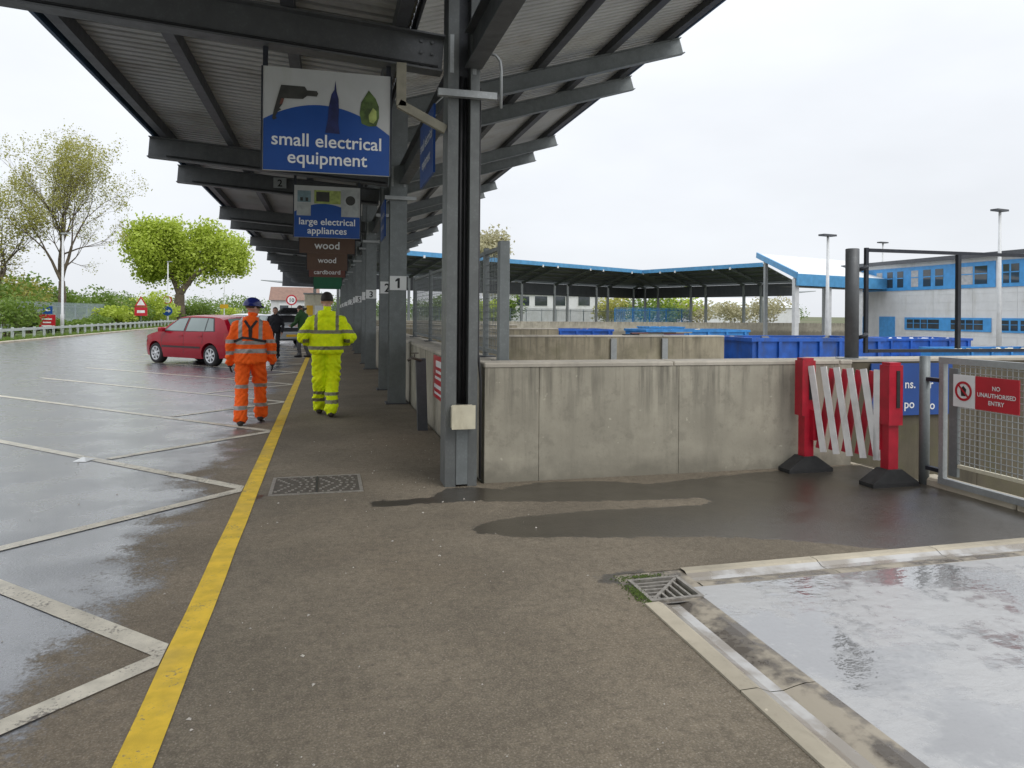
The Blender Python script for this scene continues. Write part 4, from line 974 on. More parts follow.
# ================================================================== ROADSIDE: rail fence, palisade, lamp posts, signs
rfz = .075
kr = thing('knee_rail', 'low grey post and rail fence along the road verge', 'fence', (-14.95,55,rfz))
y = 28.0; prev = None
while y < 92:
    x = -14.95 + (0.0 if y < 74 else (y-74)**2*.012)
    MB().bbox(x-.055,x+.055,y-.055,y+.055,-.02,rfz+.60+random.uniform(-.015,.015),.012).build('post', M['rail'], kr)
    if prev: MB().bar((prev[0]+.075,prev[1]+.004,rfz+.50),(x+.075,y-.004,rfz+.50),.04,.13).build('rail', M['rail'], kr)
    prev = (x, y); y += 1.37
palisade('palisade_fence', 'tall blue grey palisade fence behind the roadside shrubs', (-19.2,28,0), (-19.2,112,0), rfz-.02, 2.1, M['palisade'], .15)
def lamp(px, Y, X, top_py, lab):
    zt = atX(px, top_py, X); p = Vector((X, zt.y)); h = zt.z-rfz
    l = thing('lamp_post', lab, 'lamp post', (p.x,p.y,rfz), 0, 'lamp posts along the road')
    MB().tube([(p.x,p.y,rfz-.05),(p.x,p.y,rfz+1.2),(p.x,p.y,rfz+1.25),(p.x,p.y,rfz+h)], [.105,.105,.075,.055], 10).build('pole', M['lamp_post'], l, True)
    MB().bar((p.x-.1,p.y,rfz+h+.03),(p.x+.38,p.y,rfz+h+.05),.2,.08).build('lantern', M['galv_light'], l)
    return p
lp1 = lamp(63, 0, -15.6, 234, 'pale lamp post in front of the big bare tree')
lp2 = lamp(168, 0, -15.6, 262, 'pale lamp post carrying a round sign and a blue arrow sign')
lp3 = lamp(224.5, 0, -14.0, 273, 'pale lamp post with a small yellow plate')
def disc(b, c, r, d=.02, n=20): return b.lathe(c, (0,-1,0), [(0,0),(r,0),(r,d),(0,d)], n)
def rsign(name, lab, X, px, py, parts, cat='road sign', post=True):
    c = atX(px, py, X); s = thing(name, lab, cat, (c.x,c.y,rfz))
    if post: MB().tube([(c.x,c.y+.05,rfz-.05),(c.x,c.y+.05,c.z+.3)], .035, 8).build('post', M['galv'], s, True)
    parts(s, c); return s
def s_red(s, c):
    MB().box(c.x-.42,c.x+.42,c.y-.01,c.y+.01,c.z-.75,c.z+.08).build('red_panel', M['sign_red'], s); MB().box(c.x-.26,c.x+.26,c.y-.01,c.y+.01,c.z+.12,c.z+.58).build('blue_panel', M['sign_blue'], s)
    for i, w_ in enumerate((.3,.24,.3)): MB().box(c.x-w_,c.x+w_*.8,c.y-.016,c.y-.011,c.z-.22-.2*i,c.z-.14-.2*i).build('lettering', M['sign_white'], s)
    MB().box(c.x-.14,c.x+.14,c.y-.016,c.y-.011,c.z+.3,c.z+.4).build('lettering', M['sign_white'], s)
rsign('notice_board', 'red and blue notice board behind the rail fence', -16.0, 47.5, 316, s_red)
def s_tri(s, c):
    MB().add([(c.x-.5,c.y-.015,c.z+.05),(c.x+.5,c.y-.015,c.z+.05),(c.x,c.y-.015,c.z+.92),(c.x-.5,c.y+.005,c.z+.05),(c.x+.5,c.y+.005,c.z+.05),(c.x,c.y+.005,c.z+.92)], [(0,1,2),(5,4,3),(0,3,4,1),(1,4,5,2),(2,5,3,0)]).build('red_triangle', M['sign_red'], s)
    MB().add([(c.x-.33,c.y-.02,c.z+.15),(c.x+.33,c.y-.02,c.z+.15),(c.x,c.y-.02,c.z+.72)], [(0,1,2)]).build('white_triangle', M['sign_white'], s)
    MB().box(c.x-.5,c.x+.5,c.y-.015,c.y+.005,c.z-.75,c.z-.02).build('red_plate', M['sign_red'], s); MB().box(c.x-.3,c.x+.3,c.y-.021,c.y-.016,c.z-.5,c.z-.28).build('lettering', M['sign_white'], s)
rsign('warning_sign', 'red warning triangle over a red plate on a thin post', -15.3, 141, 307, s_tri)
s = thing('round_sign', 'white round sign with red ring on the lamp post', 'road sign', (lp2.x,lp2.y-.1,rfz)); c = atX(168, 300, lp2.x); c.y = lp2.y-.09
disc(MB(), c, .42).build('ring', M['sign_red'], s); disc(MB(), (c.x,c.y-.021,c.z), .31, .004).build('face', M['sign_white'], s); MB().box(c.x-.06,c.x+.06,c.y+.001,c.y+.06,c.z-.1,c.z+.1).build('bracket', M['galv'], s)
s = thing('arrow_sign', 'blue round sign with white arrow on the lamp post', 'road sign', (lp2.x,lp2.y-.1,rfz)); c = atX(168, 311, lp2.x); c.y = lp2.y-.11
disc(MB(), c, .48).build('face', M['sign_blue'], s); MB().box(c.x-.3,c.x+.15,c.y-.026,c.y-.021,c.z-.05,c.z+.05).build('arrow_shaft', M['sign_white'], s)
MB().add([(c.x+.1,c.y-.0245,c.z-.17),(c.x+.34,c.y-.0245,c.z),(c.x+.1,c.y-.0245,c.z+.17)], [(0,1,2)]).build('arrow_head', M['sign_white'], s); MB().box(c.x-.06,c.x+.06,c.y+.001,c.y+.08,c.z-.1,c.z+.1).build('bracket', M['galv'], s)
c = atX(224.5, 306.5, lp3.x); s = thing('yellow_plate', 'small yellow plate fixed to the farthest lamp post', 'sign', (lp3.x,lp3.y-.1,rfz)); MB().box(c.x-.55,c.x+.55,lp3.y-.12,lp3.y-.09,c.z-.25,c.z+.3).build('panel', M['sign_yellow'], s); MB().box(c.x-.05,c.x+.05,lp3.y-.09,lp3.y-.03,c.z-.05,c.z+.05).build('bracket', M['galv'], s)
def s_lim(s, c):
    disc(MB(), c, .55).build('ring', M['sign_red'], s); disc(MB(), (c.x,c.y-.021,c.z), .41, .004).build('face', M['sign_white'], s)
    text(Fr((c.x,c.y-.027,c.z), (1,0,0), (0,0,1)), '10', 0, -.2, .55, 0, M['sign_black'], s, 'numeral', .03)
rsign('speed_sign', 'round speed limit sign beyond the parked silver car', -3.6, 291.5, 300, s_lim)

# ================================================================== TREES AND SHRUBS
def rndv(): return Vector((random.gauss(0,1),random.gauss(0,1),random.gauss(0,1))).normalized()
LR = random.Random(77)
def lv(): return Vector((LR.gauss(0,1),LR.gauss(0,1),LR.gauss(0,1))).normalized()
def leaves(b, p, n, rad, size, up=.3):
    n = int(n) + (1 if LR.random() < n-int(n) else 0)
    for _ in range(n):
        c = p+lv()*rad*LR.random()**.6; a = lv(); a.z *= .6; d = lv().cross(a)
        if d.length < .1: continue
        d.normalize(); a = a.normalized(); s_ = size*LR.uniform(.5,1.4)
        i = len(b.v); b.v += [tuple(c-a*s_*.5), tuple(c+d*s_*.30), tuple(c+a*s_*.5), tuple(c-d*s_*.30)]; b.f.append((i,i+1,i+2,i+3))
def tree(name, lab, base, height, spread, seed, depth, lmat, bmat, nleaf, lsize, lrad, trunk_r, first=.28, up=.35, group=None, cat='tree', leaf_from=2, multi=1, wide=None):
    random.seed(seed); t = thing(name, lab, cat, tuple(base), 0, group); tb, lb = MB(), MB(); base = Vector(base)
    def grow(p, d, L, r, k):
        pts, rs = [p], [r]; n = 3
        for i in range(n):
            d = (d + rndv()*.16 + Vector((0,0,up*.10))).normalized(); p = p+d*(L/n); pts.append(p); rs.append(r*(1-.35*(i+1)/n))
            if k <= leaf_from and nleaf: leaves(lb, p, nleaf if k else nleaf*2, lrad, lsize)
            if 0 < k < depth and random.random() < .45:
                sd = (d + rndv()*.9).normalized(); grow(p, sd, L*.55, rs[-1]*.5, max(0, k-2))
        tb.tube(pts, rs, 6 if k > 3 else 4 if k > 1 else 3)
        if k > 0:
            m = 3 if random.random() < .5 else 2
            for j in range(m):
                a = rndv(); a = (a-d*a.dot(d)).normalized(); sp_ = random.uniform(.35,.85)*spread
                grow(p, (d + a*sp_ + Vector((0,0,up*.2))).normalized(), L*random.uniform(.66,.86), rs[-1]*random.uniform(.62,.8), k-1)
    for m in range(multi):
        d0 = Vector((random.uniform(-.12,.12)*multi,random.uniform(-.1,.1)*multi,1)).normalized()
        grow(base+Vector((m*.25,0,-.1)), d0, height*first, trunk_r*(1 if m == 0 else .75), depth)
    # normalise the overall height
    zs = np.array(tb.v); k_ = height/(zs[:,2].max()-base.z)
    if wide:
        q_ = (zs-np.array(base))*k_; hi_ = q_[q_[:,2] > height*.4]; wx, wy = hi_[:,0].mean(), hi_[:,1].mean(); wk = wide/np.percentile(np.abs(hi_[:,0]-wx), 97)
    for bb in (tb, lb):
        if bb.v:
            a = np.array(bb.v)-np.array(base); a[:,:3] *= k_
            if wide: a[:,0] = (a[:,0]-wx)*wk + wx*0.3; a[:,1] = (a[:,1]-wy)*wk + wy*0.3
            bb.v = [tuple(q) for q in a+np.array(base)]
    tb.build('trunk', bmat, t)
    if lb.v: lb.build('crown', lmat, t)
    random.seed(seed+1); return t
def bush(lab, base, rx, ry, h, seed, lmat, n=1500, size=.16, name='shrub', group='shrubs along the roadside'):
    random.seed(seed); t = thing(name, lab, 'shrub', tuple(base), 0, group); base = Vector(base); lb, sb = MB(), MB()
    lobes = [(random.uniform(-.6,.6)*rx, random.uniform(-.6,.6)*ry, random.uniform(.35,.75)*h, random.uniform(.3,.5)) for _ in range(9)]
    for (lx, ly, lz, lr) in lobes:
        c = base+Vector((lx,ly,lz)); sb.tube([base+Vector((lx*.2,ly*.2,-.1)), base+Vector((lx*.6,ly*.6,lz*.5)), c+Vector((0,0,lr*h*.3))], [.05,.03,.01], 4)
        for _ in range(n//9):
            d = rndv(); q = c+Vector((d.x*rx*lr*1.1,d.y*ry*lr*1.1,d.z*h*lr*.9))*random.random()**.35
            if q.z > base.z-.02: leaves(lb, q, 1, .05, size)
    sb.build('stem', M['bark'], t); lb.build('crown', lmat, t); return t
GZ = rfz
def ground_at(px, X, z=GZ): d = ray(px, 313); return Vector((X, d.y*X/d.x, z))
b0 = ground_at(60, -22.5)
tree('bare_tree', 'tall tree with bare branches and sparse new leaves behind the lamp post', b0, 18.0, .62, 11, 8, M['leaf_bud'], M['bark'], .26, .17, .5, .42, .22, .30, leaf_from=1, multi=2, wide=4.6)
b0 = ground_at(178, -18.4)
tree('green_tree', 'round bright green tree in fresh leaf beside the road', b0, 12.6, 1.05, 5, 6, M['leaf_bright'], M['bark'], 9, .14, .62, .34, .10, .10, leaf_from=2, wide=7.3)
b0 = ground_at(2, -27)
tree('bare_tree', 'yellowish budding tree half out of frame beside the tall bare tree', b0, 11.5, .75, 21, 7, M['leaf_bud'], M['bark'], .2, .17, .6, .26, .2, .2, leaf_from=1)
p = atD(488, 313, 104)
tree('pale_tree', 'pale budding tree rising behind the far canopy', (p.x,p.y,-.04), 14.2, .75, 33, 7, M['leaf_pale'], M['bark_pale'], .5, .36, .8, .22, .18, .2, leaf_from=1)
rows = [(6,-17.2,1.8,2.4,2.4,'leaf_mid'),(28,-18.2,1.3,1.8,1.3,'leaf_dark'),(50,-17.6,1.2,1.7,.9,'leaf_mid'),(75,-17.3,1.3,2.2,.9,'leaf_mid'),(96,-17.5,1.4,2.3,1.1,'leaf_mid'),
        (114,-18.0,2.0,3.2,1.9,'leaf_bright'),(128,-17.8,2.2,3.6,2.6,'leaf_mid'),(147,-17.6,2.4,3.6,3.2,'leaf_bright'),(160,-17.6,2.0,3.2,2.4,'leaf_bright'),(190,-17.0,2.2,3.5,2.2,'leaf_mid'),(206,-16.4,2.4,3.5,2.6,'leaf_mid'),(228,-14.5,2.2,3.5,2.2,'leaf_bright')]
ll = ['large shrub at the near end of the rail fence','dark shrub against the palisade','low shrub beside the lamp post in front of the bare tree','low shrub behind the rail fence centre','spreading shrub left of the warning triangle','bright shrub right of the palisade',
      'broad leafy shrub behind the warning triangle','tall bright shrub under the green tree','bright shrub beside the arrow sign','leafy shrub under the green tree','shrub between arrow sign and yellow plate','shrub beside the yellow plate lamp post']
for i, (px, X, rx, ry, h, m_) in enumerate(rows): bush(ll[i], ground_at(px, X), rx, ry, h, 50+i, M[m_], int(900+h*420), .20 if i < 5 else .30)
bl = [(-4,-24,3.5,4,3.9,'leaf_mid'),(20,-26,3.5,4,4.3,'leaf_bud'),(42,-27,3.5,4,4.2,'leaf_mid'),(84,-27,3.5,5,4.4,'leaf_mid'),(102,-30,4,5,3.4,'leaf_pale'),(120,-30,4,5,4.0,'leaf_mid')]
bn = ['tall hedge shrub behind the palisade near the yellowish tree','budding tall shrub behind the palisade below the yellowish tree','leafy tall shrub left of the bare trunk','leafy tall shrub right of the bare trunk','pale tall shrub behind the palisade end','leafy tall shrub between bare tree and green tree']
for i, (px, X, rx, ry, h, m_) in enumerate(bl): bush(bn[i], ground_at(px, X), rx, ry, h, 80+i, M[m_], 2600, .34)
fl = [(652,108,5,5,5.0,'leaf_mid'),(676,110,5,5,5.6,'leaf_bright'),(700,112,5,5,4.2,'leaf_pale'),(735,116,5,5,4.0,'leaf_pale'),(768,112,4,4,4.6,'leaf_pale'),(610,110,4,4,4.2,'leaf_bud'),(505,100,3,3,4.0,'leaf_mid'),(446,88,3,3,3.5,'leaf_mid'),(488,92,2.5,2.5,3.2,'leaf_bright')]
fn = ['green shrub under the far canopy corner','bright shrub right of the far canopy corner','pale shrub behind the shorter canopy','pale shrub beside the long shed','pale shrub by the side canopy column','brownish shrub left of the far corner','green shrub by the white building end','shrub behind the mesh guard panels','bright shrub in front of the white building']
for i, (px, zc, rx, ry, h, m_) in enumerate(fl):
    p = atD(px, 314, zc); bush(fn[i], (p.x,p.y,-.04), rx, ry, h, 100+i, M[m_], 1500, .45, group='shrubs beyond the far canopy')
random.seed(9)
wd = MB()
for k in range(150):                                     # far wood, reads as one mass
    x = -190+k*2.6+random.uniform(-4,4); yv = 260+random.uniform(0,60); h = random.uniform(5.5,9)
    for _ in range(420):
        q = Vector((x,yv,h*.42))+Vector((random.gauss(0,2.6),random.gauss(0,2.4),random.gauss(0,h*.22)))
        if q.z > 0: leaves(wd, q, 1, .3, .75)
tag(wd.build('far_wood', M['leaf_mid']), 'belt of green trees on the horizon', 'wood', kind='stuff')
gb = MB()
for k in range(9000):
    x = -14.62-abs(random.gauss(0,.55)); yv = 25+random.random()**1.6*60; h = random.uniform(.05,.2); a = random.uniform(0,6.28); dx, dy = .02*math.cos(a), .02*math.sin(a)
    gb.add([(x-dx,yv-dy,GZ-.01),(x+dx,yv+dy,GZ-.01),(x+random.uniform(-.08,.08),yv+random.uniform(-.08,.08),GZ+h)], [(0,1,2)])
tag(gb.build('verge_grass', M['leaf_mid']), 'rough grass along the verge edge', 'grass', kind='stuff')

# ================================================================== CARS
def interp(T, x):
    if x <= T[0][0]: return T[0][1]
    for (a, va), (b, vb) in zip(T[:-1], T[1:]):
        if x <= b: t = (x-a)/(b-a); return va+(vb-va)*t
    return T[-1][1]
ZT = [(-2.04,.56),(-2.01,.80),(-1.95,.97),(-1.80,1.17),(-1.62,1.345),(-1.40,1.41),(-1.0,1.445),(-.4,1.455),(.1,1.44),(.36,1.395),(.70,1.20),(1.05,.985),(1.35,.935),(1.70,.865),(1.95,.76),(2.07,.62),(2.12,.46)]
WPN = [(-2.04,.56),(-1.98,.73),(-1.85,.80),(-1.5,.845),(-.6,.866),(.8,.866),(1.45,.845),(1.80,.77),(1.98,.66),(2.08,.52),(2.12,.42)]
ZB = [(-2.04,.34),(-1.8,.24),(-1.0,.20),(1.2,.20),(1.8,.22),(2.12,.30)]
def halfw(x, z):
    w = interp(WPN, x)
    if z < .5: return w*(.93+.07*math.sin(min(1,(z-.2)/.3)*math.pi/2))
    if z < .93: return w*(1-.03*((z-.5)/.43)**2)
    return w*(.97-.26*((z-.93)/.50)**1.15)
def car(name, lab, loc, rz, paint, tail_open=False):
    c = thing(name, lab, 'car', (loc[0],loc[1],0), rz)
    xs = np.concatenate([np.linspace(-2.04,-1.9,6), np.linspace(-1.85,1.85,50), np.linspace(1.9,2.12,8)])
    b = MB(); NS, NT_ = 12, 7; rings = []
    for x in xs:
        zb, zt = interp(ZB, x), interp(ZT, x); ze = zt-.045 if zt > 1.0 else zt-.03; half = []
        for i in range(NS): z = zb+(ze-zb)*i/(NS-1); half.append((halfw(x, z), z))
        ye = half[-1][0]
        for i in range(1, NT_): t = i/(NT_-1); half.append((ye*(1-t), zt-(zt-ze)*(1-t)**3.0))
        ring = [(x, y_, z_) for y_, z_ in half]+[(x, -y_, z_) for y_, z_ in reversed(half[:-1])]
        rings.append(ring)
    n = len(rings[0])
    for r_ in rings: b.v += r_
    for i in range(len(rings)-1):
        for j in range(n-1): a = i*n+j; b.f.append((a, a+1, a+n+1, a+n))
        a = i*n+n-1; b.f.append((a, i*n, i*n+n, a+n))
    b.f.append(tuple(range(n))); b.f.append(tuple(range((len(rings)-1)*n+n-1, (len(rings)-1)*n-1, -1)))
    me = b.mesh(); bm = bmesh.new(); bm.from_mesh(me); bmesh.ops.recalc_face_normals(bm, faces=bm.faces); bm.to_mesh(me); bm.free()
    body = link('body', me, None, paint)
    cut = MB()
    for ax in (1.27, -1.24):
        for sy in (-1, 1): cut.lathe((ax,sy*.58,.30), (0,sy,0), [(0,0),(.365,0),(.365,.5),(0,.5)], 32)
    cme = cut.mesh(); bm = bmesh.new(); bm.from_mesh(cme); bmesh.ops.remove_doubles(bm, verts=bm.verts, dist=1e-5); bmesh.ops.recalc_face_normals(bm, faces=bm.faces); bm.to_mesh(cme); bm.free()
    cme.materials.append(M['trim']); co = link('cut', cme)
    md = body.modifiers.new('b', 'BOOLEAN'); md.operation = 'DIFFERENCE'; md.object = co; md.solver = 'EXACT'
    dg = bpy.context.evaluated_depsgraph_get(); nm = bpy.data.meshes.new_from_object(body.evaluated_get(dg)); nm.name = 'car_body'
    bpy.data.objects.remove(body); bpy.data.objects.remove(co)
    nm.polygons.foreach_set('use_smooth', [True]*len(nm.polygons))
    if hasattr(nm, 'set_sharp_from_angle'): nm.set_sharp_from_angle(angle=math.radians(35))
    body = link('body', nm, c)
    def patch(quad, nm_, mat, sy, off=.006, nu=8, nv=5):
        p = MB(); (ax,az),(bx,bz),(cx,cz),(dx,dz) = quad
        for i in range(nu+1):
            for j in range(nv+1):
                u, v = i/nu, j/nv
                x = (ax*(1-u)+bx*u)*(1-v)+(dx*(1-u)+cx*u)*v; z = (az*(1-u)+bz*u)*(1-v)+(dz*(1-u)+cz*u)*v
                p.v.append((x, sy*(halfw(x,z)+off), z))
        for i in range(nu):
            for j in range(nv): a = i*(nv+1)+j; p.f.append((a,a+nv+1,a+nv+2,a+1) if sy > 0 else (a,a+1,a+nv+2,a+nv+1))
        return p.build(nm_, mat, c, True, True)
    for sy in (1, -1):
        patch([(.86,.965),(-.10,.965),(-.10,1.375),(.36,1.345)], 'window_surround', M['trim'], sy, .003)
        patch([(-.13,.965),(-1.42,.985),(-1.20,1.36),(-.13,1.375)], 'window_surround', M['trim'], sy, .003)
        patch([(.80,.985),(-.06,.985),(-.06,1.355),(.33,1.325)], 'side_window', M['car_glass'], sy, .007)
        patch([(-.17,.985),(-.98,.985),(-.93,1.352),(-.17,1.355)], 'side_window', M['car_glass'], sy, .007)
        patch([(-1.02,.99),(-1.36,1.0),(-1.18,1.335),(-.97,1.35)], 'side_window', M['car_glass'], sy, .007, 3, 4)
        patch([(.90,.50),(-.85,.50),(-.85,.545),(.90,.545)], 'rub_strip', M['trim'], sy, .012, 12, 1)
        for x in (.93, -.10, -.93): patch([(x+.006,.30 if x > -.5 else .62),(x-.006,.30 if x > -.5 else .62),(x-.006,.955),(x+.006,.955)], 'door_gap', M['trim'], sy, .002, 1, 6)
        for x in (.05, -.80): patch([(x+.09,.83),(x-.09,.83),(x-.09,.865),(x+.09,.865)], 'door_handle', paint, sy, .022, 2, 1)
        MB().bbox(.72,.90,min(sy*.86,sy*1.02),max(sy*.86,sy*1.02),.95,1.08,.03).build('door_mirror', paint, c, local=True)
        patch([(2.02,.60),(1.78,.64),(1.74,.74),(1.96,.70)], 'headlight', M['lamp_clear'], sy, .008, 3, 2)
        if not tail_open: patch([(-1.80,.72),(-2.02,.70),(-1.99,.92),(-1.80,.95)], 'tail_light', M['lamp_red'], sy, .008, 3, 3)
        else: patch([(-1.80,.72),(-2.02,.70),(-1.96,1.0),(-1.80,1.10)], 'tail_light', M['lamp_red'], sy, .008, 3, 3)
        for ax in (1.27, -1.24):
            o = (ax, sy*.60, .30); w = MB().ring(o, (0,sy,0), [(.20,.0),(.29,.0),(.305,.03),(.308,.10),(.305,.19),(.285,.225),(.215,.232),(.205,.21)], 32).build('wheel', M['tyre'], c, True, True)
            MB().lathe(o, (0,sy,0), [(.0,.16),(.19,.165),(.205,.18),(.205,.20),(0,.19)], 32).build('shade_disc', M['trim'], w, True, True)  # dark disc painted in for the shade between the spokes
            MB().ring(o, (0,sy,0), [(.178,.19),(.212,.195),(.216,.228),(.178,.222)], 32).build('rim', M['rim'], w, True, True)
            for k in range(7):
                a = 2*math.pi*k/7; e = Vector((math.cos(a),0,math.sin(a))); oo = Vector(o)+Vector((0,sy*.215,0))
                MB().bar(oo+e*.03, oo+e*.19, .058, .018, (0,1,0)).build('spoke', M['rim'], w, local=True)
            MB().lathe(o, (0,sy,0), [(.0,.19),(.05,.19),(.045,.232),(0,.234)], 16).build('hub_cap', M['rim'], w, True, True)
    def top(x0, x1, w0, w1, nm_, mat, off=.008, nu=8, nv=8):
        p = MB()
        for i in range(nu+1):
            x = x0+(x1-x0)*i/nu; w_ = w0+(w1-w0)*i/nu; zt = interp(ZT, x); ze = zt-.045 if zt > 1.0 else zt-.03; ye = halfw(x, ze)
            for j in range(nv+1):
                y_ = -w_+2*w_*j/nv; t = 1-min(1, abs(y_)/ye); p.v.append((x, y_, zt-(zt-ze)*(1-t)**3+off))
        for i in range(nu):
            for j in range(nv): a = i*(nv+1)+j; p.f.append((a,a+1,a+nv+2,a+nv+1))
        return p.build(nm_, mat, c, True, True)
    top(1.0, .40, .68, .56, 'windscreen', M['car_glass'])
    if not tail_open:
        top(-1.93, -1.60, .60, .52, 'rear_window', M['car_glass'])
        for zz_ in (.40,): MB().bbox(-2.10,-1.98,-.70,.70,.34,.56,.03).build('rear_bumper', paint, c, local=True)
    else:
        MB().bbox(-2.10,-1.98,-.72,.72,.34,.62,.03).build('rear_bumper', paint, c, local=True)
        p = MB().add([(-2.03,-.56,.66),(-2.03,.56,.66),(-1.60,.50,1.37),(-1.60,-.50,1.37),(-2.09,-.56,.66),(-2.09,.56,.66),(-1.70,.50,1.40),(-1.70,-.50,1.40)], [(4,7,6,5),(0,1,2,3),(0,4,5,1),(1,5,6,2),(2,6,7,3),(3,7,4,0)]); p.build('boot_shade_panel', M['trim'], c, local=True)  # solid dark panel drawn for the shaded boot interior
        h = MB().bar((-1.55,0,1.46),(-2.42,0,1.72),1.16,.06).build('tailgate', M['car_black'], c, local=True)
        MB().bar((-1.72,0,1.55),(-2.10,0,1.665),.95,.012).build('tailgate_glass', M['car_glass'], h, local=True)
        for sy in (-1, 1): MB().tube([(-1.85,sy*.52,1.12),(-2.15,sy*.54,1.62)], .012, 6).build('gas_strut', M['trim'], c, True, True)
        for k, (x, y_, s_) in enumerate(((-2.0,-.2,.2),(-2.02,.2,.16))): pass
    MB().box(2.085,2.10,-.26,.26,.40,.51).build('plate_panel', M['sign_white'], c, local=True)
    MB().box(-2.115,-2.102,-.26,.26,.42,.53).build('plate_panel', M['sign_yellow'], c, local=True)
    MB().tube([(-1.0,0,1.45),(-1.25,0,1.72)], .004, 5).build('aerial', M['trim'], c, local=True)
    return c
HD = math.radians(135)
rw = at(210.5, 366.5); hdg = Vector((math.cos(HD),math.sin(HD),0)); lft = Vector((-hdg.y,hdg.x,0))
ctr = rw - hdg*(-1.24) - lft*.80
car('hatchback_car', 'red five door hatchback parked nose out towards the verge', ctr, HD, M['car_red'])
h2 = math.radians(118); ctr = at(291, 346) + Vector((math.cos(h2),math.sin(h2),0))*2.03
car('hatchback_car', 'silver car with its dark tailgate raised beside the two men', ctr, h2, M['car_silver'], True)
p = at(262, 341.5); car('hatchback_car', 'white car mostly hidden behind the orange suited worker', (p.x-1.2,p.y+3.0,0), HD, M['car_white'])
# cabin at the end of the canopy
bv = thing('site_cabin', 'narrow cream cabin far along the footway edge', 'cabin', (-.9,61,0))
MB().bbox(-1.75,-.05,60,63,0,3.0,.03).build('wall', M['cream'], bv); MB().box(-1.85,.05,59.9,63.1,3.0,3.1).build('roof', M['galv_light'], bv)
d_ = MB().box(-.95,-.2,59.96,59.999,.05,2.1).build('door', M['sign_white'], bv); MB().box(-.86,-.82,59.93,59.959,1.0,1.1).build('handle', M['galv_dark'], d_)
MB().box(-1.6,-1.1,59.97,59.999,1.3,2.1).build('notice_panel', M['sign_yellow'], bv)

# ================================================================== PEOPLE
def capsule(b, p, q, r0, r1, n=14, flat_=None):
    p, q = Vector(p), Vector(q); d = q-p; L = d.length; d = d.normalized() if L > 1e-6 else Vector((0,0,1))
    up = Vector((0,1,0)) if abs(d.y) < .9 else Vector((1,0,0)); a = d.cross(up).normalized(); c = a.cross(d); rings = []
    for k in range(5): t = math.pi/2*(k+.4)/5.0; rings.append((p-d*r0*math.cos(t), r0*math.sin(t)))
    rings += [(p, r0), (p.lerp(q,.5), (r0+r1)/2), (q, r1)]
    for k in range(4,-1,-1): t = math.pi/2*(k+.4)/5.0; rings.append((q+d*r1*math.cos(t), r1*math.sin(t)))
    i0 = len(b.v)
    for o, r in rings:
        for j in range(n): t = 2*math.pi*j/n; b.v.append(tuple(o+a*(r*math.cos(t))+c*(r*math.sin(t))))
    for i in range(len(rings)-1):
        for j in range(n): b.f.append((i0+i*n+j,i0+i*n+(j+1)%n,i0+(i+1)*n+(j+1)%n,i0+(i+1)*n+j))
    b.f.append(tuple(i0+j for j in range(n-1,-1,-1))); b.f.append(tuple(i0+(len(rings)-1)*n+j for j in range(n)))
def ellipsoid(b, c, r, n=16, rot=None):
    i0 = len(b.v); m = 10; c = Vector(c)
    for i in range(m+1):
        t = math.pi*(i+.02)/(m+.04)
        for j in range(n):
            a = 2*math.pi*j/n; v = Vector((r[0]*math.sin(t)*math.cos(a), r[1]*math.sin(t)*math.sin(a), r[2]*math.cos(t)))
            if rot: v = rot @ v
            b.v.append(tuple(c+v))
    for i in range(m):
        for j in range(n): b.f.append((i0+i*n+j,i0+(i+1)*n+j,i0+(i+1)*n+(j+1)%n,i0+i*n+(j+1)%n))
    b.f.append(tuple(i0+j for j in range(n))); b.f.append(tuple(i0+m*n+j for j in range(n-1,-1,-1)))
def loft(b, rings, n=24):
    i0 = len(b.v)
    for (z, cx, cy, rx, ry) in rings:
        for j in range(n):
            a = 2*math.pi*j/n; ca, sa = math.cos(a), math.sin(a); e = .8
            b.v.append((cx+rx*math.copysign(abs(ca)**e,ca), cy+ry*math.copysign(abs(sa)**e,sa), z))
    k = len(rings)
    for i in range(k-1):
        for j in range(n): b.f.append((i0+i*n+j,i0+i*n+(j+1)%n,i0+(i+1)*n+(j+1)%n,i0+(i+1)*n+j))
    b.f.append(tuple(i0+j for j in range(n-1,-1,-1))); b.f.append(tuple(i0+(k-1)*n+j for j in range(n)))
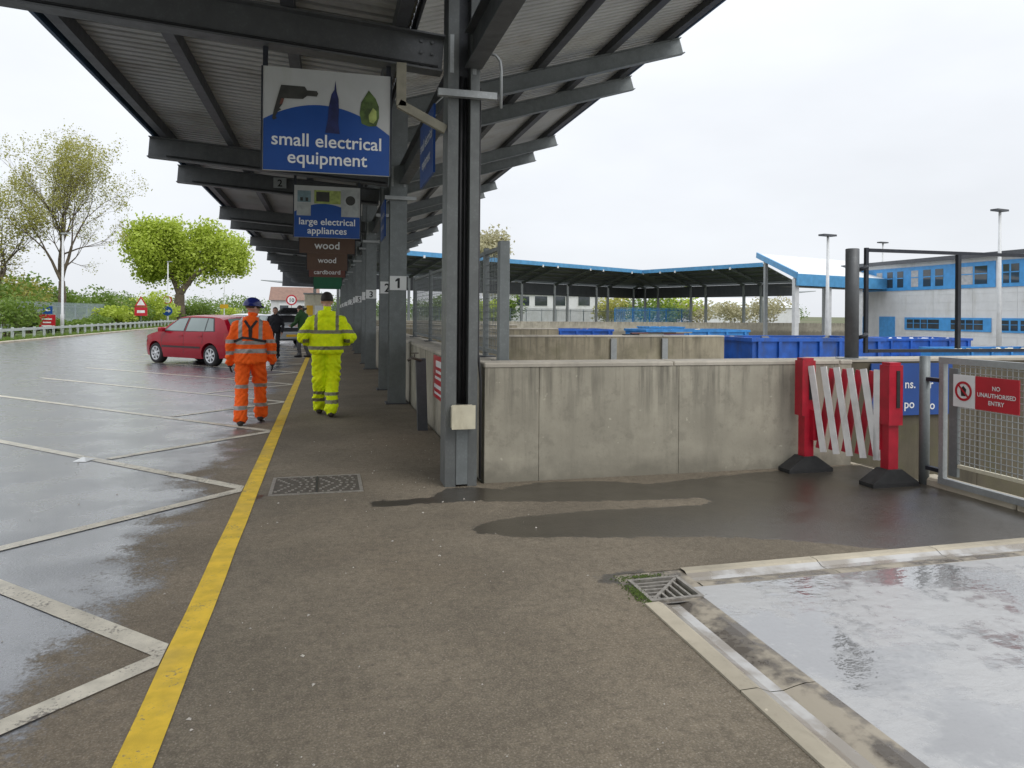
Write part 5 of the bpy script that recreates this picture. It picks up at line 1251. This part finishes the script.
def person(lab, loc, rz, P, mats, band, hair=None, scale=1.0, vox=.0085, folds=.022):
    root = thing('person', lab, 'person', (loc[0],loc[1],0), rz)
    b = MB(); prims = []
    def cp(p, q, r0, r1, tg): capsule(b, p, q, r0, r1); prims.append((np.array(p,float), np.array(q,float), r0, r1, tg))
    J = P
    loft(b, J['torso'])
    for z, cx, cy, rx, ry in J['torso']:
        k = max(0, rx-ry); prims.append((np.array((cx-k,cy,z)), np.array((cx+k,cy,z)), ry, ry, 'top'))
    for s_ in ('L','R'):
        hp, kn, an, toe = (Vector(J[s_+k]) for k in ('hip','knee','ankle','toe'))
        tr = J.get('leg', (.105,.088,.080,.088))
        cp(hp, kn, tr[0], tr[1], 'leg'); md = kn.lerp(an, .55); cp(kn, md, tr[1], tr[2], 'leg'); cp(md, an+Vector((0,0,.02)), tr[2], tr[3], 'leg')
        dirf = (toe-an); dirf.z = 0; dirf.normalize()
        heel = Vector((an.x,an.y,an.z-.045))-dirf*.045
        cp(heel, toe, .047, .040, 'boot'); cp(an, heel, .055, .045, 'boot')
        sh, el, wr, hd_ = (Vector(J[s_+k]) for k in ('sh','el','wr','hand'))
        ar = J.get('arm', (.078,.066,.055)); cp(sh, el, ar[0], ar[1], 'arm'); cp(el, wr, ar[1], ar[2], 'arm')
        d = (hd_-wr).normalized(); sx = 1 if s_ == 'R' else -1
        fw = Vector((0,1,0)); fw = (fw-d*fw.dot(d)).normalized(); 
        cp(wr, wr+d*.05, .034, .036, 'hand'); pc_ = wr+d*.085
        for k in range(4):
            o = pc_+fw*(.028-.0187*k); ln = (.068,.078,.072,.055)[k]; inn = Vector((-sx*.25,0,0))
            cp(wr+d*.04+fw*(.022-.015*k), o, .017, .0125, 'hand'); m_ = o+(d+inn*.4).normalized()*ln*.55; cp(o, m_, .0115, .0105, 'hand'); cp(m_, m_+(d+inn*2.2).normalized()*ln*.5, .0105, .009, 'hand')
        t0 = wr+d*.045+fw*.028; t1 = t0+(d*.7+fw).normalized()*.04; cp(t0, t1, .014, .012, 'hand'); cp(t1, t1+(d+fw*.3).normalized()*.032, .012, .010, 'hand')
    hc = Vector(J['head']); R = Matrix.Rotation(J.get('turn',0), 3, 'Z') @ Matrix.Rotation(J.get('nod',0), 3, 'X')
    hp_ = lambda x, y_, z: hc + R @ Vector((x, y_, z))
    cp(Vector((hc.x*.5,hc.y*.4,hc.z-.20)), hp_(0,-.01,-.07), .062, .056, 'skin')
    def el_(c, r, tg): ellipsoid(b, hp_(*c), r, rot=R); prims.append((np.array(hp_(*c)), np.array(hp_(*c)), min(r), min(r), tg))
    el_((0,0,.035), (.077,.098,.092), 'skin'); el_((0,.022,-.035), (.062,.075,.085), 'skin'); el_((0,.055,-.085), (.036,.030,.028), 'skin')
    cp(hp_(0,.092,.012), hp_(0,.112,-.022), .011, .016, 'skin'); cp(hp_(-.032,.078,.028), hp_(.032,.078,.028), .018, .018, 'skin'); cp(hp_(-.020,.083,-.056), hp_(.020,.083,-.056), .011, .011, 'skin')
    for sx in (-1, 1): el_((sx*.079,-.008,-.005), (.012,.022,.032), 'skin')
    if J.get('hood'):
        c_, r_ = J['hood']; ellipsoid(b, c_, r_); prims.append((np.array((c_[0]-r_[0]*.6,c_[1],c_[2])), np.array((c_[0]+r_[0]*.6,c_[1],c_[2])), min(r_), min(r_), 'top'))
    if J.get('collar'):
        z, r, y0 = J['collar']
        for k in range(14): a = 2*math.pi*k/14; a2 = 2*math.pi*(k+1)/14; cp((r*math.cos(a)*1.1,y0+r*math.sin(a),z+.012*math.sin(a)*-1), (r*math.cos(a2)*1.1,y0+r*math.sin(a2),z-.012*math.sin(a2)), .028, .028, 'top')
    tmp = link('tmp', b.mesh()); md = tmp.modifiers.new('r','REMESH'); md.mode = 'VOXEL'; md.voxel_size = vox; sm = tmp.modifiers.new('s','SMOOTH'); sm.factor = .5; sm.iterations = 6
    dg = bpy.context.evaluated_depsgraph_get(); me = bpy.data.meshes.new_from_object(tmp.evaluated_get(dg)); bpy.data.objects.remove(tmp)
    nv = len(me.vertices); co = np.zeros(nv*3); me.vertices.foreach_get('co', co); co = co.reshape(-1,3); no = np.zeros(nv*3); me.vertices.foreach_get('normal', no); no = no.reshape(-1,3)
    def classify(pts):
        best = np.full(len(pts), 1e9); idx = np.zeros(len(pts), int)
        for i, (p, q, r0, r1, tg) in enumerate(prims):
            e = q-p; L2 = e.dot(e)+1e-12; t = np.clip(((pts-p)@e)/L2, 0, 1); d = np.linalg.norm(pts-(p+t[:,None]*e), axis=1)-(r0+(r1-r0)*t)
            m = d < best; best[m] = d[m]; idx[m] = i
        return np.array([prims[i][4] for i in idx])
    tv = classify(co)
    for i in range(nv):
        if tv[i] in ('top','arm','leg'):
            x, y_, z = co[i]; amp = folds*(1.5 if tv[i] != 'top' else 1.0)
            f = mnoise.noise((x*11+5, y_*11, z*6+rz))*.6 + mnoise.noise((x*7, y_*7, (z+x*.6)*17))*.5 + mnoise.noise((x*16, y_*16, (z-x*.8)*34))*.25
            g_ = abs(mnoise.noise((x*6+3, y_*6, (z+abs(x)*.9)*11)))*2; f = f*.55 + (g_-.45)*.55
            co[i] += no[i]*f*amp
    co[:,2] = np.maximum(co[:,2], 0.002); me.vertices.foreach_set('co', co.ravel())
    nf = len(me.polygons); ce = np.zeros(nf*3); me.polygons.foreach_get('center', ce); ce = ce.reshape(-1,3); tf = classify(ce)
    names = list(mats.keys()); me.materials.clear()
    for k in names: me.materials.append(mats[k])
    eyes = [np.array(hp_(sx*.031,.094,.012)) for sx in (-1,1)]; lip = np.array(hp_(0,.094,-.056)); mi = np.zeros(nf, int)
    for i in range(nf):
        tg = tf[i]; k = band(tg, ce[i]) or tg
        if tg == 'skin':
            if min(np.linalg.norm(ce[i]-e) for e in eyes) < .012 and 'eye' in mats: k = 'eye'
            elif 'lip' in mats and abs(ce[i][2]-lip[2]) < .008 and np.linalg.norm(ce[i]-lip) < .026: k = 'lip'
        if k not in mats: k = {'arm':'top','hand':'skin'}.get(k, 'top')
        mi[i] = names.index(k)
    me.polygons.foreach_set('material_index', mi.tolist()); me.polygons.foreach_set('use_smooth', [True]*nf); me.name = 'person_body'; me.update()
    body = link('body', me, root)
    if hair:
        h = MB(); n, m = 26, 14; mat_, ext, nape = hair
        for i in range(m+1):
            t = math.pi*.62*i/m
            for j in range(n):
                a = 2*math.pi*j/n; sy = math.sin(a); cut = 1.0
                tt = t*(1.0 if sy < .1 else max(.52, 1-.62*sy*1.0)) if not nape else t
                v = Vector((.083*math.sin(tt)*math.cos(a), .104*math.sin(tt)*sy-.004, .100*math.cos(tt)+.036)); g = 1+ext+.03*mnoise.noise(v*30)
                h.v.append(tuple(hp_(v.x*g, v.y*g, v.z*g)))
        for i in range(m):
            for j in range(n): h.f.append((i*n+j,(i+1)*n+j,(i+1)*n+(j+1)%n,i*n+(j+1)%n))
        h.f.append(tuple(range(n))); h.build('hair', mat_, root, True, True)
    root.scale = (scale,)*3
    return root, body, hp_
def bandz(tag_z):                                        # tag_z: {tag: [(z0,z1)]}
    return lambda tg, c: 'tape' if any(a < c[2] < b for a, b in tag_z.get(tg, ())) else None
# ---- orange worker
PO = dict(torso=[(.83,0,-.005,.200,.138),(.86,0,-.005,.222,.160),(.93,0,-.005,.218,.158),(1.05,0,0,.212,.150),(1.18,0,-.005,.216,.148),(1.30,0,-.01,.212,.138),(1.37,0,-.01,.200,.122),(1.415,0,-.005,.165,.105),(1.45,0,0,.118,.090),(1.475,0,.0,.085,.078)],
  Lhip=(-.095,0,.90), Lknee=(-.112,-.03,.48), Lankle=(-.118,-.20,.095), Ltoe=(-.13,-.04,.045),
  Rhip=(.095,0,.90), Rknee=(.125,.16,.50), Rankle=(.135,.22,.095), Rtoe=(.155,.40,.05),
  Lsh=(-.178,-.01,1.352), Lel=(-.262,-.05,1.10), Lwr=(-.268,.03,.86), Lhand=(-.262,.06,.72),
  Rsh=(.178,-.01,1.352), Rel=(.272,-.02,1.10), Rwr=(.285,.07,.87), Rhand=(.290,.11,.73),
  head=(.02,.035,1.60), turn=-.95, nod=-.05, collar=(1.452,.088,0), hood=((0,-.075,1.425),(.115,.055,.055)), leg=(.106,.092,.084,.092), arm=(.084,.070,.060))
def band_o(tg, c):
    x, y, z = c
    if tg == 'leg': return 'tape' if (.22 < z < .27 or .50 < z < .55) else None
    if tg == 'arm': return 'tape' if (.96 < z < 1.01 or 1.12 < z < 1.17) else None
    if tg == 'top':
        if .985 < z < 1.04 or 1.10 < z < 1.155: return 'tape'
        if z > 1.155 and .105 < abs(x) < .155: return 'tape'
    return None
op = at(250, 423.5)
ro, bo, hpo = person('worker in an orange hi-vis suit and blue helmet walking away', (op.x,op.y), 0.06, PO,
    dict(top=M['hv_orange'], leg=M['hv_orange'], tape=M['reflect'], boot=M['boot'], skin=M['skin'], hand=M['glove'], lip=M['skin_tan'], eye=M['hair']), band_o, (M['hair_brown'],.0,True))
hm = MB(); n, m = 28, 10
for i in range(m+1):
    t = math.pi*.5*i/m
    for j in range(n):
        a = 2*math.pi*j/n; hm.v.append(tuple(hpo(.105*math.sin(t)*math.cos(a), .128*math.sin(t)*math.sin(a)-.004, .105*math.cos(t)+.048)))
for j in range(n): a = 2*math.pi*j/n; hm.v.append(tuple(hpo(.112*math.cos(a), .136*math.sin(a)-.004, .030)))
for i in range(m+1):
    for j in range(n): hm.f.append((i*n+j,(i+1)*n+j,(i+1)*n+(j+1)%n,i*n+(j+1)%n))
hm.f.append(tuple(range(n))); he = hm.build('helmet', M['helmet'], ro, True, True)
pk = MB(); 
for i in range(11):
    a = math.pi*(.16+.68*i/10); 
    for (k, dz) in ((1.0,.044),(1.42,.016)): pk.v.append(tuple(hpo(.108*k**.6*math.cos(a), .130*k*math.sin(a), dz)))
    for (k, dz) in ((1.42,.009),(1.0,.036)): pk.v.append(tuple(hpo(.108*k**.6*math.cos(a), .130*k*math.sin(a), dz)))
for i in range(10):
    for j in range(4): pk.f.append((i*4+j,(i+1)*4+j,(i+1)*4+(j+1)%4,i*4+(j+1)%4))
pk.build('peak', M['helmet'], he, True, True)
bvh = BVHTree.FromPolygons([v.co.copy() for v in bo.data.vertices], [tuple(p.vertices) for p in bo.data.polygons])
def strap(root, pts, w, name, mat):                      # ribbon laid on the back of a jacket
    b = MB(); P_ = []
    for (a, c) in zip(pts[:-1], pts[1:]):
        for k in range(10): P_.append(Vector(a).lerp(Vector(c), k/10))
    P_.append(Vector(pts[-1])); rows_ = []
    for i, p in enumerate(P_):
        d = (P_[min(i+1,len(P_)-1)]-P_[max(i-1,0)]).normalized(); s_ = Vector((-d.y,d.x)); r_ = []
        for e in (-1, 1):
            q = p+s_*w*.5*e; hit = bvh.ray_cast(Vector((q.x,-1.2,q.y)), Vector((0,1,0)))[0]
            r_.append((q.x, (hit.y if hit else -.12)-.007, q.y))
        rows_.append(r_)
    for r_ in rows_: b.v += r_ + [(r_[1][0],r_[1][1]+.006,r_[1][2]),(r_[0][0],r_[0][1]+.006,r_[0][2])]
    for i in range(len(rows_)-1):
        for j in range(4): b.f.append((i*4+j,i*4+(j+1)%4,(i+1)*4+(j+1)%4,(i+1)*4+j))
    b.build(name, mat, root, False, True)
strap(ro, [(-.075,1.43),(-.01,1.33),(-.005,1.20)], .034, 'harness_strap', M['strap']); strap(ro, [(.085,1.43),(.01,1.33),(.005,1.20)], .034, 'harness_strap', M['strap'])
strap(ro, [(-.21,1.14),(-.10,1.195),(0,1.185),(.10,1.16),(.205,1.14)], .034, 'harness_strap', M['strap'])
# ---- yellow worker
PY = dict(torso=[(.90,0,-.01,.215,.150),(.93,0,-.01,.240,.175),(1.0,0,-.01,.246,.178),(1.10,0,-.005,.240,.172),(1.22,0,-.005,.245,.168),(1.32,0,-.01,.238,.155),(1.39,0,-.01,.222,.135),(1.445,0,-.005,.18,.115),(1.485,0,0,.128,.100),(1.515,0,.0,.095,.085)],
  Lhip=(-.095,0,.92), Lknee=(-.100,.05,.50), Lankle=(-.105,.24,.10), Ltoe=(-.12,.42,.045),
  Rhip=(.095,0,.92), Rknee=(.085,.03,.49), Rankle=(.075,-.16,.10), Rtoe=(.085,.03,.05),
  Lsh=(-.195,-.01,1.365), Lel=(-.338,-.07,1.14), Lwr=(-.265,.17,1.06), Lhand=(-.18,.24,.99),
  Rsh=(.195,-.01,1.365), Rel=(.338,-.07,1.14), Rwr=(.265,.17,1.06), Rhand=(.18,.24,.99),
  head=(.0,.03,1.655), turn=.05, nod=-.08, collar=(1.495,.10,0), hood=((0,-.085,1.465),(.13,.06,.06)), leg=(.114,.100,.086,.095), arm=(.096,.082,.066))
def band_y(tg, c):
    x, y, z = c
    if tg == 'leg': return 'tape' if (.20 < z < .25 or .31 < z < .355) else None
    if tg == 'arm': return 'tape' if (1.20 < z < 1.25 or (1.06 < z < 1.115 and abs(x) < .33)) else None
    if tg == 'top':
        if 1.195 < z < 1.245 or .965 < z < 1.015: return 'tape'
        if z > 1.245 and .125 < abs(x) < .17: return 'tape'
    return None
yp = at(326, 416)
ry, by_, hpy = person('worker in a yellow hi-vis suit walking away along the footway', (yp.x,yp.y), -.02, PY,
    dict(top=M['hv_yellow'], leg=M['hv_yellow'], tape=M['reflect_dk'], boot=M['boot'], skin=M['skin'], hand=M['skin'], lip=M['skin_tan'], eye=M['hair']), band_y, (M['hair'],.06,True), 1.035)
bvh = BVHTree.FromPolygons([v.co.copy() for v in by_.data.vertices], [tuple(p.vertices) for p in by_.data.polygons])
# ---- two men by the silver car
PN = dict(torso=[(.86,0,0,.17,.115),(.95,0,0,.185,.125),(1.08,0,0,.175,.118),(1.22,0,0,.195,.125),(1.34,0,0,.200,.118),(1.42,0,0,.165,.095),(1.47,0,0,.09,.075)],
  Lhip=(-.09,0,.88), Lknee=(-.10,.10,.48), Lankle=(-.10,.06,.09), Ltoe=(-.12,.22,.045), Rhip=(.09,0,.88), Rknee=(.10,.02,.48), Rankle=(.10,-.14,.09), Rtoe=(.11,.03,.045),
  Lsh=(-.195,0,1.37), Lel=(-.25,-.02,1.10), Lwr=(-.235,.10,.88), Lhand=(-.23,.13,.76), Rsh=(.195,0,1.37), Rel=(.25,-.03,1.10), Rwr=(.24,.06,.86), Rhand=(.24,.09,.74),
  head=(0,.02,1.58), turn=0, leg=(.085,.07,.062,.066), arm=(.062,.054,.046), collar=(1.44,.075,0))
dp = at(275, 358)
person('man in black clothes walking from the silver car', (dp.x,dp.y), math.pi-.1, PN, dict(top=M['black_cloth'], leg=M['black_cloth'], boot=M['trim'], skin=M['skin_tan'], hand=M['skin_tan'], eye=M['hair'], lip=M['hair_brown']),
       lambda tg, c: None, (M['hair'],.03,False), 1.0, .011)
PG = dict(PN); PG.update(head=(0,.13,1.55), nod=-.45, torso=[(.86,0,0,.17,.12),(.95,0,0,.185,.13),(1.08,0,.01,.18,.125),(1.22,0,.04,.20,.13),(1.34,0,.06,.20,.12),(1.42,0,.07,.165,.1),(1.47,0,.08,.09,.075)],
  Lel=(-.25,.10,1.12), Lwr=(-.18,.32,1.02), Lhand=(-.15,.44,1.0), Rel=(.25,.10,1.12), Rwr=(.18,.32,1.02), Rhand=(.15,.44,1.0), Lsh=(-.195,.05,1.37), Rsh=(.195,.05,1.37), collar=(1.44,.075,.07))
gp = at(303, 357.5)
person('man in a green jacket and grey trousers standing behind the silver car', (gp.x,gp.y), .9, PG, dict(top=M['green_cloth'], leg=M['grey_cloth'], boot=M['trim'], skin=M['skin'], hand=M['skin'], eye=M['hair'], lip=M['skin_tan']),
       lambda tg, c: None, (M['hair_brown'],.03,False), 1.06, .011)
